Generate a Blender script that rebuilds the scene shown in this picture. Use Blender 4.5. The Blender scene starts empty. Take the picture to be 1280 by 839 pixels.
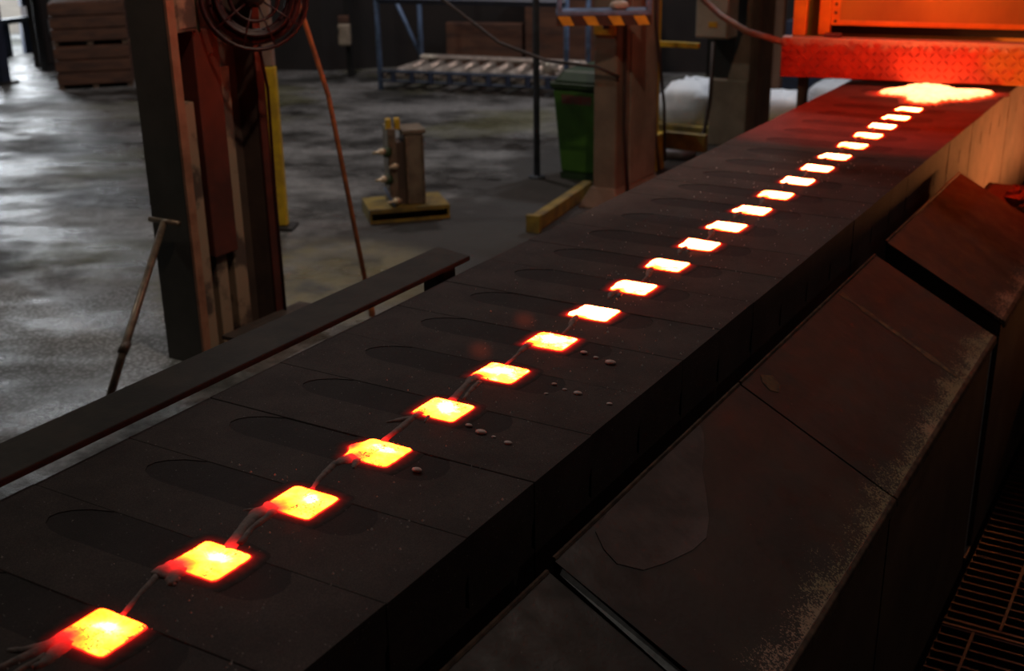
import bpy, bmesh, math, random
from mathutils import Vector, Matrix
C = bpy.context.scene.collection
SC = bpy.context.scene
PI = math.pi

# ------------------------------------------------------------------ camera
FPX = 1522.15
pitch = math.atan2(419.5 + 154.13, FPX)
yaw = math.atan2(1618.19 - 640, math.hypot(FPX, 419.5 + 154.13))
roll = -0.01527
Fv = Vector((-math.sin(yaw) * math.cos(pitch), math.cos(yaw) * math.cos(pitch), -math.sin(pitch)))
Rv = Vector((math.cos(yaw), math.sin(yaw), 0.0))
Uv = Rv.cross(Fv)
cr, sr = math.cos(roll), math.sin(roll)
Rv, Uv = cr * Rv + sr * Uv, -sr * Rv + cr * Uv
cam = bpy.data.cameras.new('camera')
cam.sensor_width = 36.0
cam.lens = FPX / 1280 * 36.0
cam.clip_start = 0.05
cam.dof.use_dof = True
cam.dof.focus_distance = 2.9
cam.dof.aperture_fstop = 3.6
co = bpy.data.objects.new('camera', cam)
C.objects.link(co)
m3 = Matrix((Rv, Uv, -Fv)).transposed()
co.matrix_world = Matrix.Translation((0, 0, 1.2)) @ m3.to_4x4()
SC.camera = co

# ------------------------------------------------------------------ world, exposure
SC.view_settings.view_transform = 'Standard'
SC.view_settings.look = 'None'
SC.view_settings.exposure = 0.0
SC.view_settings.gamma = 1.0
SC.view_settings.use_curve_mapping = False
w = bpy.data.worlds.new('overcast_sky')
SC.world = w
w.use_nodes = True
bg = w.node_tree.nodes['Background']
bg.inputs[0].default_value = (0.86, 0.93, 1.0, 1)
bg.inputs[1].default_value = 2.5


def lamp(name, kind, loc, power, color, size=0.1, target=None, sx=None, sy=None, spot=None, blend=0.3):
    l = bpy.data.lights.new(name, kind)
    l.energy = power
    l.color = color
    if kind == 'AREA':
        if sx:
            l.shape = 'RECTANGLE'
            l.size = sx
            l.size_y = sy
        else:
            l.shape = 'DISK'
            l.size = size
    else:
        l.shadow_soft_size = size
    if kind == 'SPOT':
        l.spot_size = math.radians(spot)
        l.spot_blend = blend
    o = bpy.data.objects.new(name, l)
    C.objects.link(o)
    o.location = loc
    if target:
        d = Vector(target) - Vector(loc)
        o.rotation_euler = d.to_track_quat('-Z', 'Y').to_euler()
    return o


# lamps of the hall and added fills: a small bright lamp over the line, two high bays, daylight at the doors
lamp('lamp_over_line', 'POINT', (-1.9, 6.6, 5.0), 58, (1, .76, .64), .04)
lamp('hood_fill_lamp', 'POINT', (.15, 6.4, 5.2), 56, (1, .92, .84), .08)  # added fill to lift the hoods and grating
lamp('front_plate_fill_lamp', 'POINT', (2.6, 3.6, 1.5), 11, (1, .84, .74), .08)  # added fill to lift the front plates
lamp('column_fill_spot', 'SPOT', (-1.1, 3.0, 4.2), 260, (1, .78, .58), .08, (-3.8, 5.6, -.1), spot=52, blend=.5)  # added fill spot brightening the column and pillars
lamp('panel_fill_spot', 'SPOT', (-1.7, 5.95, 1.75), 27, (1, .82, .55), .05, (-1.45, 7.6, .75), spot=72, blend=.4)  # added fill spot for the orange panel and posts
lamp('high_bay_lamp', 'AREA', (-7.5, 9.0, 6.6), 145, (1, .87, .84), .7, (-7.5, 9.0, 0))
lamp('high_bay_lamp', 'AREA', (-9.5, 2.5, 6.6), 112, (.95, 1, .88), .7, (-8.0, 3.6, 0))
lamp('door_daylight', 'AREA', (-14.3, 10.3, .45), 90, (.9, .95, 1), sx=1.6, sy=2.4, target=(-8, 8.2, -.6))
lamp('rear_fill_light', 'AREA', (-3.7, 10.9, 3.2), 70, (.88, .94, 1), .6, (-3.8, 10.7, -.8))  # added fill brightening the white mounds
# added red fill on the far sand, orange fills on its side wall
lamp('red_fill_spot', 'SPOT', (-1.60, 6.0, 1.72), 280, (1, .022, .004), .06, (-1.56, 6.55, 0), spot=84, blend=1.0)
lamp('side_fill_lamp', 'POINT', (-.55, 7.15, -.46), 58, (1, .29, .07), .07)
lamp('side_fill_lamp', 'POINT', (-.55, 8.2, -.46), 62, (1, .36, .11), .07)


# ------------------------------------------------------------------ mesh helpers
class MB:
    def __init__(self):
        self.v, self.f, self.m = [], [], []

    def add(self, vs, fs, mi=0):
        n = len(self.v)
        self.v += [tuple(p) for p in vs]
        for f in fs:
            self.f.append(tuple(i + n for i in f))
            self.m.append(mi)
        return self

    def box(self, x0, x1, y0, y1, z0, z1, mi=0, rz=0.0, piv=None):
        vs = [(x, y, z) for z in (z0, z1) for y in (y0, y1) for x in (x0, x1)]
        if rz:
            p = piv or ((x0 + x1) / 2, (y0 + y1) / 2)
            c, s = math.cos(rz), math.sin(rz)
            vs = [(p[0] + (x - p[0]) * c - (y - p[1]) * s, p[1] + (x - p[0]) * s + (y - p[1]) * c, z) for x, y, z in vs]
        return self.add(vs, [(0, 2, 3, 1), (4, 5, 7, 6), (0, 1, 5, 4), (2, 6, 7, 3), (0, 4, 6, 2), (1, 3, 7, 5)], mi)

    def prism(self, poly, axis, a, b, mi=0):
        # poly: 2D outline in the two other axes; extruded along axis from a to b
        def P(u, v, t):
            return {'x': (t, u, v), 'y': (u, t, v), 'z': (u, v, t)}[axis]
        n = len(poly)
        vs = [P(u, v, a) for u, v in poly] + [P(u, v, b) for u, v in poly]
        fs = [tuple(range(n))[::-1], tuple(range(n, 2 * n))]
        fs += [(i, (i + 1) % n, n + (i + 1) % n, n + i) for i in range(n)]
        return self.add(vs, fs, mi)

    def tube(self, pts, r, n=8, mi=0, caps=True):
        pts = [Vector(p) for p in pts]
        rs = r if isinstance(r, (list, tuple)) else [r] * len(pts)
        vs, fs = [], []
        t0 = (pts[1] - pts[0]).normalized()
        up = Vector((0, 0, 1)) if abs(t0.z) < .9 else Vector((1, 0, 0))
        u = t0.cross(up).normalized()
        for i, p in enumerate(pts):
            t = (pts[min(i + 1, len(pts) - 1)] - pts[max(i - 1, 0)]).normalized()
            u = (u - t * u.dot(t)).normalized()
            v = t.cross(u)
            for k in range(n):
                a = 2 * PI * k / n
                vs.append(p + (u * math.cos(a) + v * math.sin(a)) * rs[i])
        for i in range(len(pts) - 1):
            for k in range(n):
                fs.append((i * n + k, i * n + (k + 1) % n, (i + 1) * n + (k + 1) % n, (i + 1) * n + k))
        if caps:
            fs.append(tuple(range(n))[::-1])
            fs.append(tuple(range((len(pts) - 1) * n, len(pts) * n)))
        return self.add(vs, fs, mi)

    def lathe(self, prof, c=(0, 0, 0), n=16, mi=0):
        # prof: (radius, z) from bottom to top
        vs, fs = [], []
        for r, z in prof:
            for k in range(n):
                a = 2 * PI * k / n
                vs.append((c[0] + r * math.cos(a), c[1] + r * math.sin(a), c[2] + z))
        for i in range(len(prof) - 1):
            for k in range(n):
                fs.append((i * n + k, i * n + (k + 1) % n, (i + 1) * n + (k + 1) % n, (i + 1) * n + k))
        fs.append(tuple(range(n))[::-1])
        fs.append(tuple(range((len(prof) - 1) * n, len(prof) * n)))
        return self.add(vs, fs, mi)

    def torus(self, c, R, r, ax=(0, 0, 1), N=28, n=8, mi=0):
        q = Vector((0, 0, 1)).rotation_difference(Vector(ax).normalized())
        vs, fs = [], []
        for i in range(N):
            a = 2 * PI * i / N
            for k in range(n):
                b = 2 * PI * k / n
                p = Vector(((R + r * math.cos(b)) * math.cos(a), (R + r * math.cos(b)) * math.sin(a), r * math.sin(b)))
                vs.append(Vector(c) + q @ p)
        for i in range(N):
            for k in range(n):
                fs.append((i * n + k, ((i + 1) % N) * n + k, ((i + 1) % N) * n + (k + 1) % n, i * n + (k + 1) % n))
        return self.add(vs, fs, mi)

    def mesh(self, name, mats, smooth=False, heat=None):
        me = bpy.data.meshes.new(name)
        me.from_pydata(self.v, [], self.f)
        for m_ in (mats if isinstance(mats, (list, tuple)) else [mats]):
            me.materials.append(m_)
        for p, mi in zip(me.polygons, self.m):
            p.material_index = mi
            p.use_smooth = smooth
        if heat is not None:
            at = me.attributes.new('melt_level', 'FLOAT', 'POINT')
            at.data.foreach_set('value', heat)
        b = bmesh.new()
        b.from_mesh(me)
        bmesh.ops.recalc_face_normals(b, faces=b.faces)
        b.to_mesh(me)
        b.free()
        me.update()
        return me

    def build(self, name, mats, parent=None, smooth=False, bevel=0.0, heat=None):
        # vertices are given in world metres; under a thing they are moved into its frame
        if parent is not None:
            off = wloc(parent)
            self.v = [(x - off.x, y - off.y, z - off.z) for x, y, z in self.v]
        o = bpy.data.objects.new(name, self.mesh(name, mats, smooth, heat))
        C.objects.link(o)
        if parent is not None:
            o.parent = parent
        if bevel:
            bv = o.modifiers.new('edge', 'BEVEL')
            bv.width = bevel
            bv.segments = 2
            bv.limit_method = 'ANGLE'
        return o


def wloc(o):
    p = Vector((0, 0, 0))
    while o is not None:
        p = p + o.location
        o = o.parent
    return p


def tag(o, label=None, cat=None, group=None, kind=None):
    if label:
        o['label'] = label
    if cat:
        o['category'] = cat
    if group:
        o['group'] = group
    if kind:
        o['kind'] = kind
    return o


def thing(name, loc, label, cat, group=None):
    o = bpy.data.objects.new(name, None)
    o.empty_display_size = .1
    C.objects.link(o)
    o.location = loc
    return tag(o, label, cat, group)


def pc(o, parent, loc):     # copy a mesh object (shares mesh data) under a parent
    c = o.copy()
    C.objects.link(c)
    c.parent = parent
    c.location = loc
    return c


# ------------------------------------------------------------------ materials
def nt(name):
    m = bpy.data.materials.new(name)
    m.use_nodes = True
    t = m.node_tree
    b = t.nodes['Principled BSDF']
    return m, t, b


def N(t, kind, **kw):
    n = t.nodes.new(kind)
    for k, v in kw.items():
        setattr(n, k, v)
    return n


def noise(t, vec, scale, detail=4, rough=.55):
    n = N(t, 'ShaderNodeTexNoise')
    n.inputs['Scale'].default_value = scale
    n.inputs['Detail'].default_value = detail
    n.inputs['Roughness'].default_value = rough
    if vec is not None:
        t.links.new(vec, n.inputs['Vector'])
    return n.outputs['Fac']


def rng_(t, val, a, b, c, d, smooth=False):
    n = N(t, 'ShaderNodeMapRange')
    if smooth:
        n.interpolation_type = 'SMOOTHSTEP'
    t.links.new(val, n.inputs[0])
    for i, x in enumerate((a, b, c, d)):
        n.inputs[i + 1].default_value = x
    return n.outputs[0]


def math_(t, op, a, b=None, clamp=False):
    n = N(t, 'ShaderNodeMath', operation=op)
    n.use_clamp = clamp
    for i, x in enumerate((a, b)):
        if x is None:
            continue
        if isinstance(x, (int, float)):
            n.inputs[i].default_value = x
        else:
            t.links.new(x, n.inputs[i])
    return n.outputs[0]


def mixc(t, fac, a, b):
    n = N(t, 'ShaderNodeMix', data_type='RGBA')
    if isinstance(fac, (int, float)):
        n.inputs[0].default_value = fac
    else:
        t.links.new(fac, n.inputs[0])
    for idx, x in ((6, a), (7, b)):
        if isinstance(x, tuple):
            n.inputs[idx].default_value = (*x[:3], 1)
        else:
            t.links.new(x, n.inputs[idx])
    return n.outputs[2]


def bump(t, b, h, strength=.3, dist=.01):
    n = N(t, 'ShaderNodeBump')
    n.inputs['Strength'].default_value = strength
    n.inputs['Distance'].default_value = dist
    t.links.new(h, n.inputs['Height'])
    t.links.new(n.outputs[0], b.inputs['Normal'])


def pos(t):
    return N(t, 'ShaderNodeNewGeometry').outputs['Position']


def mat(name, c1, c2, scale=6, rough=.6, metal=0.0, lo=.4, hi=.62, bscale=0, bstr=.2, stretch=None, rough2=None):
    """two-tone worn surface: c1 with patches of c2"""
    m, t, b = nt(name)
    v = pos(t)
    if stretch:
        mp = N(t, 'ShaderNodeMapping')
        mp.inputs['Scale'].default_value = stretch
        t.links.new(v, mp.inputs[0])
        v = mp.outputs[0]
    n = noise(t, v, scale, 6, .62)
    f = rng_(t, n, lo, hi, 0, 1)
    t.links.new(mixc(t, f, c1, c2), b.inputs['Base Color'])
    b.inputs['Metallic'].default_value = metal
    b.inputs['Roughness'].default_value = rough
    if rough2 is not None:
        t.links.new(rng_(t, n, lo, hi, rough, rough2), b.inputs['Roughness'])
    if bscale:
        bump(t, b, noise(t, v, bscale, 5, .6), bstr, .01)
    return m


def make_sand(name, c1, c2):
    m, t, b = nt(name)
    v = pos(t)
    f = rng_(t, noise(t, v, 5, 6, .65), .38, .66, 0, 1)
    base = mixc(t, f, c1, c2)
    # specular sparkle of the sand painted as pale specks
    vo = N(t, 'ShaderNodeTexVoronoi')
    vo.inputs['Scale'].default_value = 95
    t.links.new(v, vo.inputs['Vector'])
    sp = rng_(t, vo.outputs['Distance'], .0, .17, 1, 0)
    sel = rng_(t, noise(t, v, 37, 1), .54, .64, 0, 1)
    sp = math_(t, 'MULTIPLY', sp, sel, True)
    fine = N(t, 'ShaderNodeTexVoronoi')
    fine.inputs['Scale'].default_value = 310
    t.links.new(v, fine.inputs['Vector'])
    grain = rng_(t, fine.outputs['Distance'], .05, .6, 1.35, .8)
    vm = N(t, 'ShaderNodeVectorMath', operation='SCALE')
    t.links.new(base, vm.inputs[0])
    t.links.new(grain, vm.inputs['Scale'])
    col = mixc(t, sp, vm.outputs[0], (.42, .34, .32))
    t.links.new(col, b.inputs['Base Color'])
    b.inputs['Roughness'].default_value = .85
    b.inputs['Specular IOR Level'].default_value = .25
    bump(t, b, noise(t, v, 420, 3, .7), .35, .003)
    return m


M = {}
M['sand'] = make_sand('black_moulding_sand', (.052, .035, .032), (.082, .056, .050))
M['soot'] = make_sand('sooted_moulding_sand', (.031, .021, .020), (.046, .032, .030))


def molten(name='molten_iron', c1=(.19, .115, .095), c2=(.09, .058, .05), S=80.0, top=(1, .10, .028), fl_lo=.54):
    m, t, b = nt(name)
    at = N(t, 'ShaderNodeAttribute', attribute_name='melt_level')
    tc = N(t, 'ShaderNodeTexCoord').outputs['Object']
    oi = N(t, 'ShaderNodeObjectInfo')
    add = N(t, 'ShaderNodeVectorMath', operation='ADD')
    sc = math_(t, 'MULTIPLY', oi.outputs['Random'], 9.0)
    t.links.new(tc, add.inputs[0])
    t.links.new(sc, add.inputs[1])
    v = add.outputs[0]
    h = at.outputs['Fac']
    n1 = rng_(t, noise(t, v, 26, 3), .3, .7, -.07, .07)
    # slag flecks only where the metal is liquid
    fl = rng_(t, noise(t, v, 230, 2, .5), fl_lo, fl_lo + .07, 0, .42)
    zone = rng_(t, noise(t, v, 22, 2), .52, .62, 0, 1)
    liquid = rng_(t, h, .6, .75, 0, 1)
    cooler = rng_(t, h, .93, 1.02, 1, 0)
    fl = math_(t, 'MULTIPLY', math_(t, 'MULTIPLY', fl, zone), math_(t, 'MULTIPLY', liquid, cooler))
    n1 = math_(t, 'MULTIPLY', n1, rng_(t, h, .3, .6, .3, 1))
    hh = math_(t, 'SUBTRACT', math_(t, 'ADD', h, n1), fl)
    hh = math_(t, 'MAXIMUM', hh, 0.0)
    rp = N(t, 'ShaderNodeValToRGB')
    e = rp.color_ramp.elements
    e[0].position, e[0].color = 0.0, (1, .006, .008, 1)
    e[1].position, e[1].color = 1.0, (*top, 1)
    for p, c in ((.5, (1, .009, .006, 1)), (.66, (1, .030, .002, 1)), (.76, (1, .043, .0018, 1)), (.9, (1, .054, .0050, 1))):
        k = e.new(p)
        k.color = c
    t.links.new(hh, rp.inputs[0])
    s = math_(t, 'MULTIPLY', math_(t, 'POWER', hh, 4.0), S)
    warm = rng_(t, h, .02, .1, 0, 1)
    s = math_(t, 'MULTIPLY', s, warm)
    t.links.new(rp.outputs[0], b.inputs['Emission Color'])
    t.links.new(s, b.inputs['Emission Strength'])
    f = rng_(t, noise(t, v, 60, 4), .4, .65, 0, 1)
    t.links.new(mixc(t, f, c1, c2), b.inputs['Base Color'])
    b.inputs['Roughness'].default_value = .7
    b.inputs['Metallic'].default_value = .1
    bump(t, b, noise(t, v, 120, 4), .4, .004)
    return m


M['molten'] = molten()
M['spill'] = molten('white_hot_spill', S=4.6, top=(1, .24, .085))
M['halo_sand'] = molten('hot_sand_halo', (.040, .027, .025), (.060, .041, .037))
for n_ in M['halo_sand'].node_tree.nodes:
    if n_.type == 'BSDF_PRINCIPLED':
        n_.inputs['Metallic'].default_value = 0
        n_.inputs['Roughness'].default_value = .9
        n_.inputs['Specular IOR Level'].default_value = .15
        for l_ in list(n_.inputs['Normal'].links):
            M['halo_sand'].node_tree.links.remove(l_)
M['bead'] = mat('cooled_iron_bead', (.62, .46, .42), (.42, .31, .28), 90, .5)
M['speck'] = mat('bright_metal_speck', (.9, .8, .75), (.7, .6, .55), 90, .4)
M['hood'] = mat('dark_oiled_steel', (.055, .043, .038), (.085, .066, .055), 3.5, .55, .3, bscale=90, bstr=.08)
M['lip'] = mat('worn_steel_edge', (.17, .11, .075), (.07, .05, .04), 26, .5, .5)
M['bare'] = mat('bare_bluish_steel', (.34, .38, .38), (.2, .22, .22), 30, .5, .1)


def hood_sheet():
    """hood sheet: oily dark steel, scratched pale along its outer edge (uv 'edge' attribute 0..1)"""
    m, t, b = nt('hood_sheet_steel')
    v = pos(t)
    at = N(t, 'ShaderNodeAttribute', attribute_name='melt_level').outputs['Fac']   # 0 top edge, 1 outer edge
    base = mixc(t, rng_(t, noise(t, v, 3.0, 6), .35, .68, 0, 1), (.050, .039, .035), (.078, .058, .047))
    # worn specks towards the outer edge
    n1 = noise(t, v, 160, 3, .7)
    n2 = noise(t, v, 9, 3)
    lim = math_(t, 'ADD', rng_(t, at, .74, 1.0, -.24, .10), rng_(t, n2, .35, .7, -.10, .08))
    worn = rng_(t, math_(t, 'ADD', n1, lim), .50, .56, 0, 1)
    worn2 = math_(t, 'MULTIPLY', worn, rng_(t, at, .7, .8, 0, 1))
    pale = mixc(t, rng_(t, noise(t, v, 2.0, 2), .42, .58, 0, 1), (.55, .35, .25), (.34, .29, .17))
    c = mixc(t, worn2, base, pale)
    vo = N(t, 'ShaderNodeTexVoronoi')
    vo.inputs['Scale'].default_value = 42
    t.links.new(v, vo.inputs['Vector'])
    sp = math_(t, 'MULTIPLY', rng_(t, vo.outputs['Distance'], .02, .09, 1, 0), rng_(t, noise(t, v, 19, 1), .60, .66, 0, 1), True)
    c = mixc(t, sp, c, (.36, .30, .27))
    t.links.new(c, b.inputs['Base Color'])
    b.inputs['Metallic'].default_value = .25
    t.links.new(rng_(t, noise(t, v, 14, 4), .3, .7, .42, .62), b.inputs['Roughness'])
    bump(t, b, noise(t, v, 70, 5), .08, .01)
    return m


M['sheet'] = hood_sheet()


def ridged():
    m, t, b = nt('ridged_steel_plate')
    v = pos(t)
    mp = N(t, 'ShaderNodeMapping')
    mp.inputs['Rotation'].default_value = (math.radians(38), 0, 0)
    t.links.new(v, mp.inputs[0])
    wv = N(t, 'ShaderNodeTexWave', bands_direction='Y')
    wv.inputs['Scale'].default_value = 26
    wv.inputs['Distortion'].default_value = .5
    t.links.new(mp.outputs[0], wv.inputs['Vector'])
    t.links.new(mixc(t, rng_(t, noise(t, v, 4, 5), .4, .65, 0, 1), (.060, .05, .045), (.095, .075, .06)), b.inputs['Base Color'])
    b.inputs['Roughness'].default_value = .6
    b.inputs['Metallic'].default_value = .3
    bump(t, b, wv.outputs['Fac'], .5, .006)
    return m


M['ridged'] = ridged()


def floor_mat():
    m, t, b = nt('wet_concrete_floor')
    v = pos(t)
    sx = N(t, 'ShaderNodeSeparateXYZ')
    t.links.new(v, sx.inputs[0])
    X, Y = sx.outputs[0], sx.outputs[1]
    st = N(t, 'ShaderNodeMapping')
    st.vector_type = 'TEXTURE'
    st.inputs['Scale'].default_value = (1.9, 1.0, 1)
    st.inputs['Rotation'].default_value = (0, 0, math.radians(27))
    t.links.new(v, st.inputs[0])
    big = noise(t, st.outputs[0], 1.15, 6, .62)
    f1 = rng_(t, math_(t, 'ADD', math_(t, 'MULTIPLY', big, .6), math_(t, 'MULTIPLY', noise(t, v, 2.3, 6, .65), .4)), .44, .56, 0, 1)
    c = mixc(t, f1, (.028, .027, .025), (.19, .185, .185))
    g = rng_(t, noise(t, v, .55, 3), .50, .62, 0, .75)
    c = mixc(t, g, c, (.115, .112, .058))
    n3 = noise(t, v, 34, 4, .7)
    dk = rng_(t, n3, .36, .60, .62, 1.18)
    vm = N(t, 'ShaderNodeVectorMath', operation='SCALE')
    t.links.new(c, vm.inputs[0])
    t.links.new(dk, vm.inputs['Scale'])
    c = vm.outputs[0]
    # rough gravelly patch of bare concrete at the near left
    gx = math_(t, 'ADD', X, 5.0)
    gy = math_(t, 'SUBTRACT', Y, 3.35)
    gr2 = math_(t, 'ADD', math_(t, 'MULTIPLY', math_(t, 'MULTIPLY', gx, gx), .8), math_(t, 'MULTIPLY', gy, gy))
    gr2 = math_(t, 'ADD', gr2, rng_(t, noise(t, v, 2.6, 5), .3, .7, -.5, .5))
    gm = rng_(t, gr2, .75, .95, 1, 0)
    gv = N(t, 'ShaderNodeTexVoronoi')
    gv.inputs['Scale'].default_value = 48
    t.links.new(v, gv.inputs['Vector'])
    c = mixc(t, math_(t, 'MULTIPLY', gm, .85), c, mixc(t, rng_(t, gv.outputs['Distance'], .15, .6, 0, 1), (.36, .36, .37), (.10, .10, .10)))
    # darker brown band along the line (part of the floor, x > about -4.4)
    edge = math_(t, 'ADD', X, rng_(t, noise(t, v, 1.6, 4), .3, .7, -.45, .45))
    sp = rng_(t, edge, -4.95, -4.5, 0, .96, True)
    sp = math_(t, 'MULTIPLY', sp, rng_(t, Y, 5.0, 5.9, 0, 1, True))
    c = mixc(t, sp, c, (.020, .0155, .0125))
    # yellowish patch by the column
    dx = math_(t, 'ADD', X, 4.35)
    dy = math_(t, 'SUBTRACT', Y, 4.95)
    r2 = math_(t, 'ADD', math_(t, 'MULTIPLY', dx, dx), math_(t, 'MULTIPLY', math_(t, 'MULTIPLY', dy, dy), .8))
    dp = math_(t, 'MULTIPLY', rng_(t, r2, .25, .8, 1, 0, True), rng_(t, noise(t, v, 5, 4), .36, .6, .1, .9))
    c = mixc(t, dp, c, (.17, .145, .07))
    t.links.new(c, b.inputs['Base Color'])
    wet = rng_(t, noise(t, st.outputs[0], 1.7, 5, .6), .42, .60, .20, .68)
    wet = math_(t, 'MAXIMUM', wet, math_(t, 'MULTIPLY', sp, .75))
    t.links.new(wet, b.inputs['Roughness'])
    b.inputs['Specular IOR Level'].default_value = .6
    h = math_(t, 'ADD', math_(t, 'MULTIPLY', noise(t, v, 60, 4, .7), .35), noise(t, v, 5, 5, .6))
    bump(t, b, h, .7, .03)
    return m


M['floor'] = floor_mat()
M['wall'] = mat('sooty_wall_cladding', (.012, .0085, .0085), (.020, .013, .012), 1.5, .8)
M['roof'] = mat('sooty_roof_sheet', (.03, .026, .025), (.02, .018, .018), 1.5, .8)
M['beam'] = mat('rusted_dark_bar', (.034, .024, .019), (.055, .038, .028), 7, .85, 0, bscale=120, bstr=.15)
M['col_dark'] = mat('dark_grey_column_paint', (.062, .055, .048), (.04, .035, .03), 3, .65)
M['col_edge'] = mat('orange_brown_edge', (.30, .14, .085), (.20, .085, .05), 8, .6)
M['col_tan'] = mat('stained_tan_board', (.27, .185, .125), (.075, .05, .04), 3.2, .7, lo=.46, hi=.54)
M['col_brown'] = mat('brown_column_web', (.085, .05, .036), (.05, .03, .025), 4, .65)
M['dull_red'] = mat('dull_red_paint', (.115, .024, .016), (.06, .016, .012), 4, .55)
M['red'] = mat('deep_red_wire', (.035, .0035, .006), (.02, .003, .004), 30, .45)
M['rust'] = mat('orange_rusted_rod', (.42, .12, .035), (.22, .07, .03), 18, .55)
M['yellow'] = mat('chipped_yellow_paint', (.62, .40, .015), (.42, .26, .02), 9, .5)
M['yellow_dim'] = mat('grimy_yellow_paint', (.27, .185, .03), (.12, .085, .025), 7, .6)
M['tan_cap'] = mat('tan_primer', (.30, .20, .16), (.22, .14, .11), 9, .7)
M['tool'] = mat('brown_tool_steel', (.25, .175, .125), (.12, .085, .065), 22, .42, .5)
M['blue'] = mat('faded_blue_paint', (.16, .24, .42), (.09, .13, .22), 12, .5)
M['blue_dark'] = mat('dark_blue_paint', (.028, .038, .075), (.02, .026, .045), 8, .5)
M['pole'] = mat('grey_blue_pipe', (.085, .10, .125), (.05, .06, .075), 12, .5, .2)
M['chrome'] = mat('polished_roller', (.72, .62, .54), (.5, .42, .37), 20, .3, .5)
M['green'] = mat('green_plastic', (.05, .135, .016), (.03, .085, .012), 3, .45)
M['green_dark'] = mat('dark_green_plastic', (.02, .045, .014), (.014, .03, .012), 5, .5)
M['label'] = mat('faded_red_label', (.16, .022, .02), (.10, .06, .045), 45, .6)
M['concrete'] = mat('brown_concrete', (.185, .125, .088), (.125, .085, .062), 3.5, .8, bscale=40, bstr=.2)
M['concrete2'] = mat('pale_concrete', (.245, .20, .15), (.17, .135, .10), 3.5, .8, bscale=40, bstr=.2)
M['wood'] = mat('weathered_brown_timber', (.15, .085, .052), (.09, .05, .034), 6, .75, stretch=(4, 4, .5), bscale=30)
M['crate'] = mat('brown_crate_board', (.13, .052, .028), (.065, .028, .018), 3, .75, stretch=(1, 1, 4))
M['elbox'] = mat('beige_enamel', (.44, .37, .30), (.34, .28, .22), 4, .5)
M['white'] = mat('white_mound_surface', (.80, .83, .88), (.68, .71, .77), 5, .55, bscale=9, bstr=.5)
M['greycloth'] = mat('grey_sacking', (.33, .34, .38), (.20, .20, .23), 7, .8, bscale=20, bstr=.5)
M['orange'] = mat('orange_machine_paint', (.88, .29, .012), (.62, .17, .01), 3, .45)
M['orange_panel'] = mat('sooty_orange_panel', (.52, .235, .02), (.33, .13, .012), 1.6, .5, lo=.38, hi=.66, stretch=(1, 1, .35))
M['black'] = mat('black_rubber', (.018, .016, .016), (.012, .011, .011), 8, .6)
M['cable'] = mat('dark_brown_cable', (.05, .03, .027), (.03, .02, .018), 8, .55)
M['hose'] = mat('brown_orange_hose', (.30, .13, .065), (.2, .085, .045), 8, .5)
M['stripe_black'] = mat('black_stripe_paint', (.05, .022, .016), (.035, .018, .014), 8, .55)
M['stripe_yellow'] = mat('amber_stripe_paint', (.72, .38, .02), (.55, .26, .02), 12, .5)
M['brass'] = mat('pale_bolt_metal', (.85, .72, .55), (.6, .5, .38), 20, .35, .6)
M['casting'] = mat('brown_cast_iron', (.21, .165, .12), (.12, .09, .068), 9, .55, .3)
M['grate'] = mat('dark_grate_steel', (.085, .06, .05), (.05, .038, .033), 14, .5, .5)
M['slag'] = mat('burnt_slag', (.07, .045, .035), (.16, .09, .05), 25, .75, bscale=50, bstr=.6)
M['paper'] = mat('grey_debris', (.14, .11, .10), (.09, .07, .065), 25, .8)
M['jug'] = mat('pale_plastic', (.36, .28, .21), (.26, .2, .15), 8, .5)


def tread_mat():
    m, t, b = nt('orange_red_tread_plate')
    v = pos(t)
    sx = N(t, 'ShaderNodeSeparateXYZ')
    t.links.new(v, sx.inputs[0])
    n = noise(t, v, 6, 5, .65)
    c = mixc(t, rng_(t, n, .38, .62, 0, 1), (.40, .045, .014), (.24, .022, .010))
    yel = rng_(t, math_(t, 'ADD', sx.outputs[0], rng_(t, n, .3, .7, -.15, .15)), -1.45, -1.08, 0, .9, True)
    c = mixc(t, yel, c, (.34, .15, .022))
    dust = rng_(t, math_(t, 'ADD', sx.outputs[2], rng_(t, noise(t, v, 22, 5, .7), .3, .7, -.04, .04)), .222, .262, 0, .9)
    c = mixc(t, dust, c, (.36, .25, .17))
    t.links.new(c, b.inputs['Base Color'])
    b.inputs['Roughness'].default_value = .42
    b.inputs['Metallic'].default_value = .15
    return m


M['tread'] = tread_mat()

# ------------------------------------------------------------------ the setting
FZ = -.9
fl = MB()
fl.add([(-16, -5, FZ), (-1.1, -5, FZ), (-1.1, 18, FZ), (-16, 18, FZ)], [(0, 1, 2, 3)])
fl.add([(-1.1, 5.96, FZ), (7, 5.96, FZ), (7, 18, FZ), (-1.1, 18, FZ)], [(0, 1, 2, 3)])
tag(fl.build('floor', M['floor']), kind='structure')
tag(MB().box(-16, 7, -5, 18, 8, 8.2).build('ceiling', M['roof']), kind='structure')
wl = MB()
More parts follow.
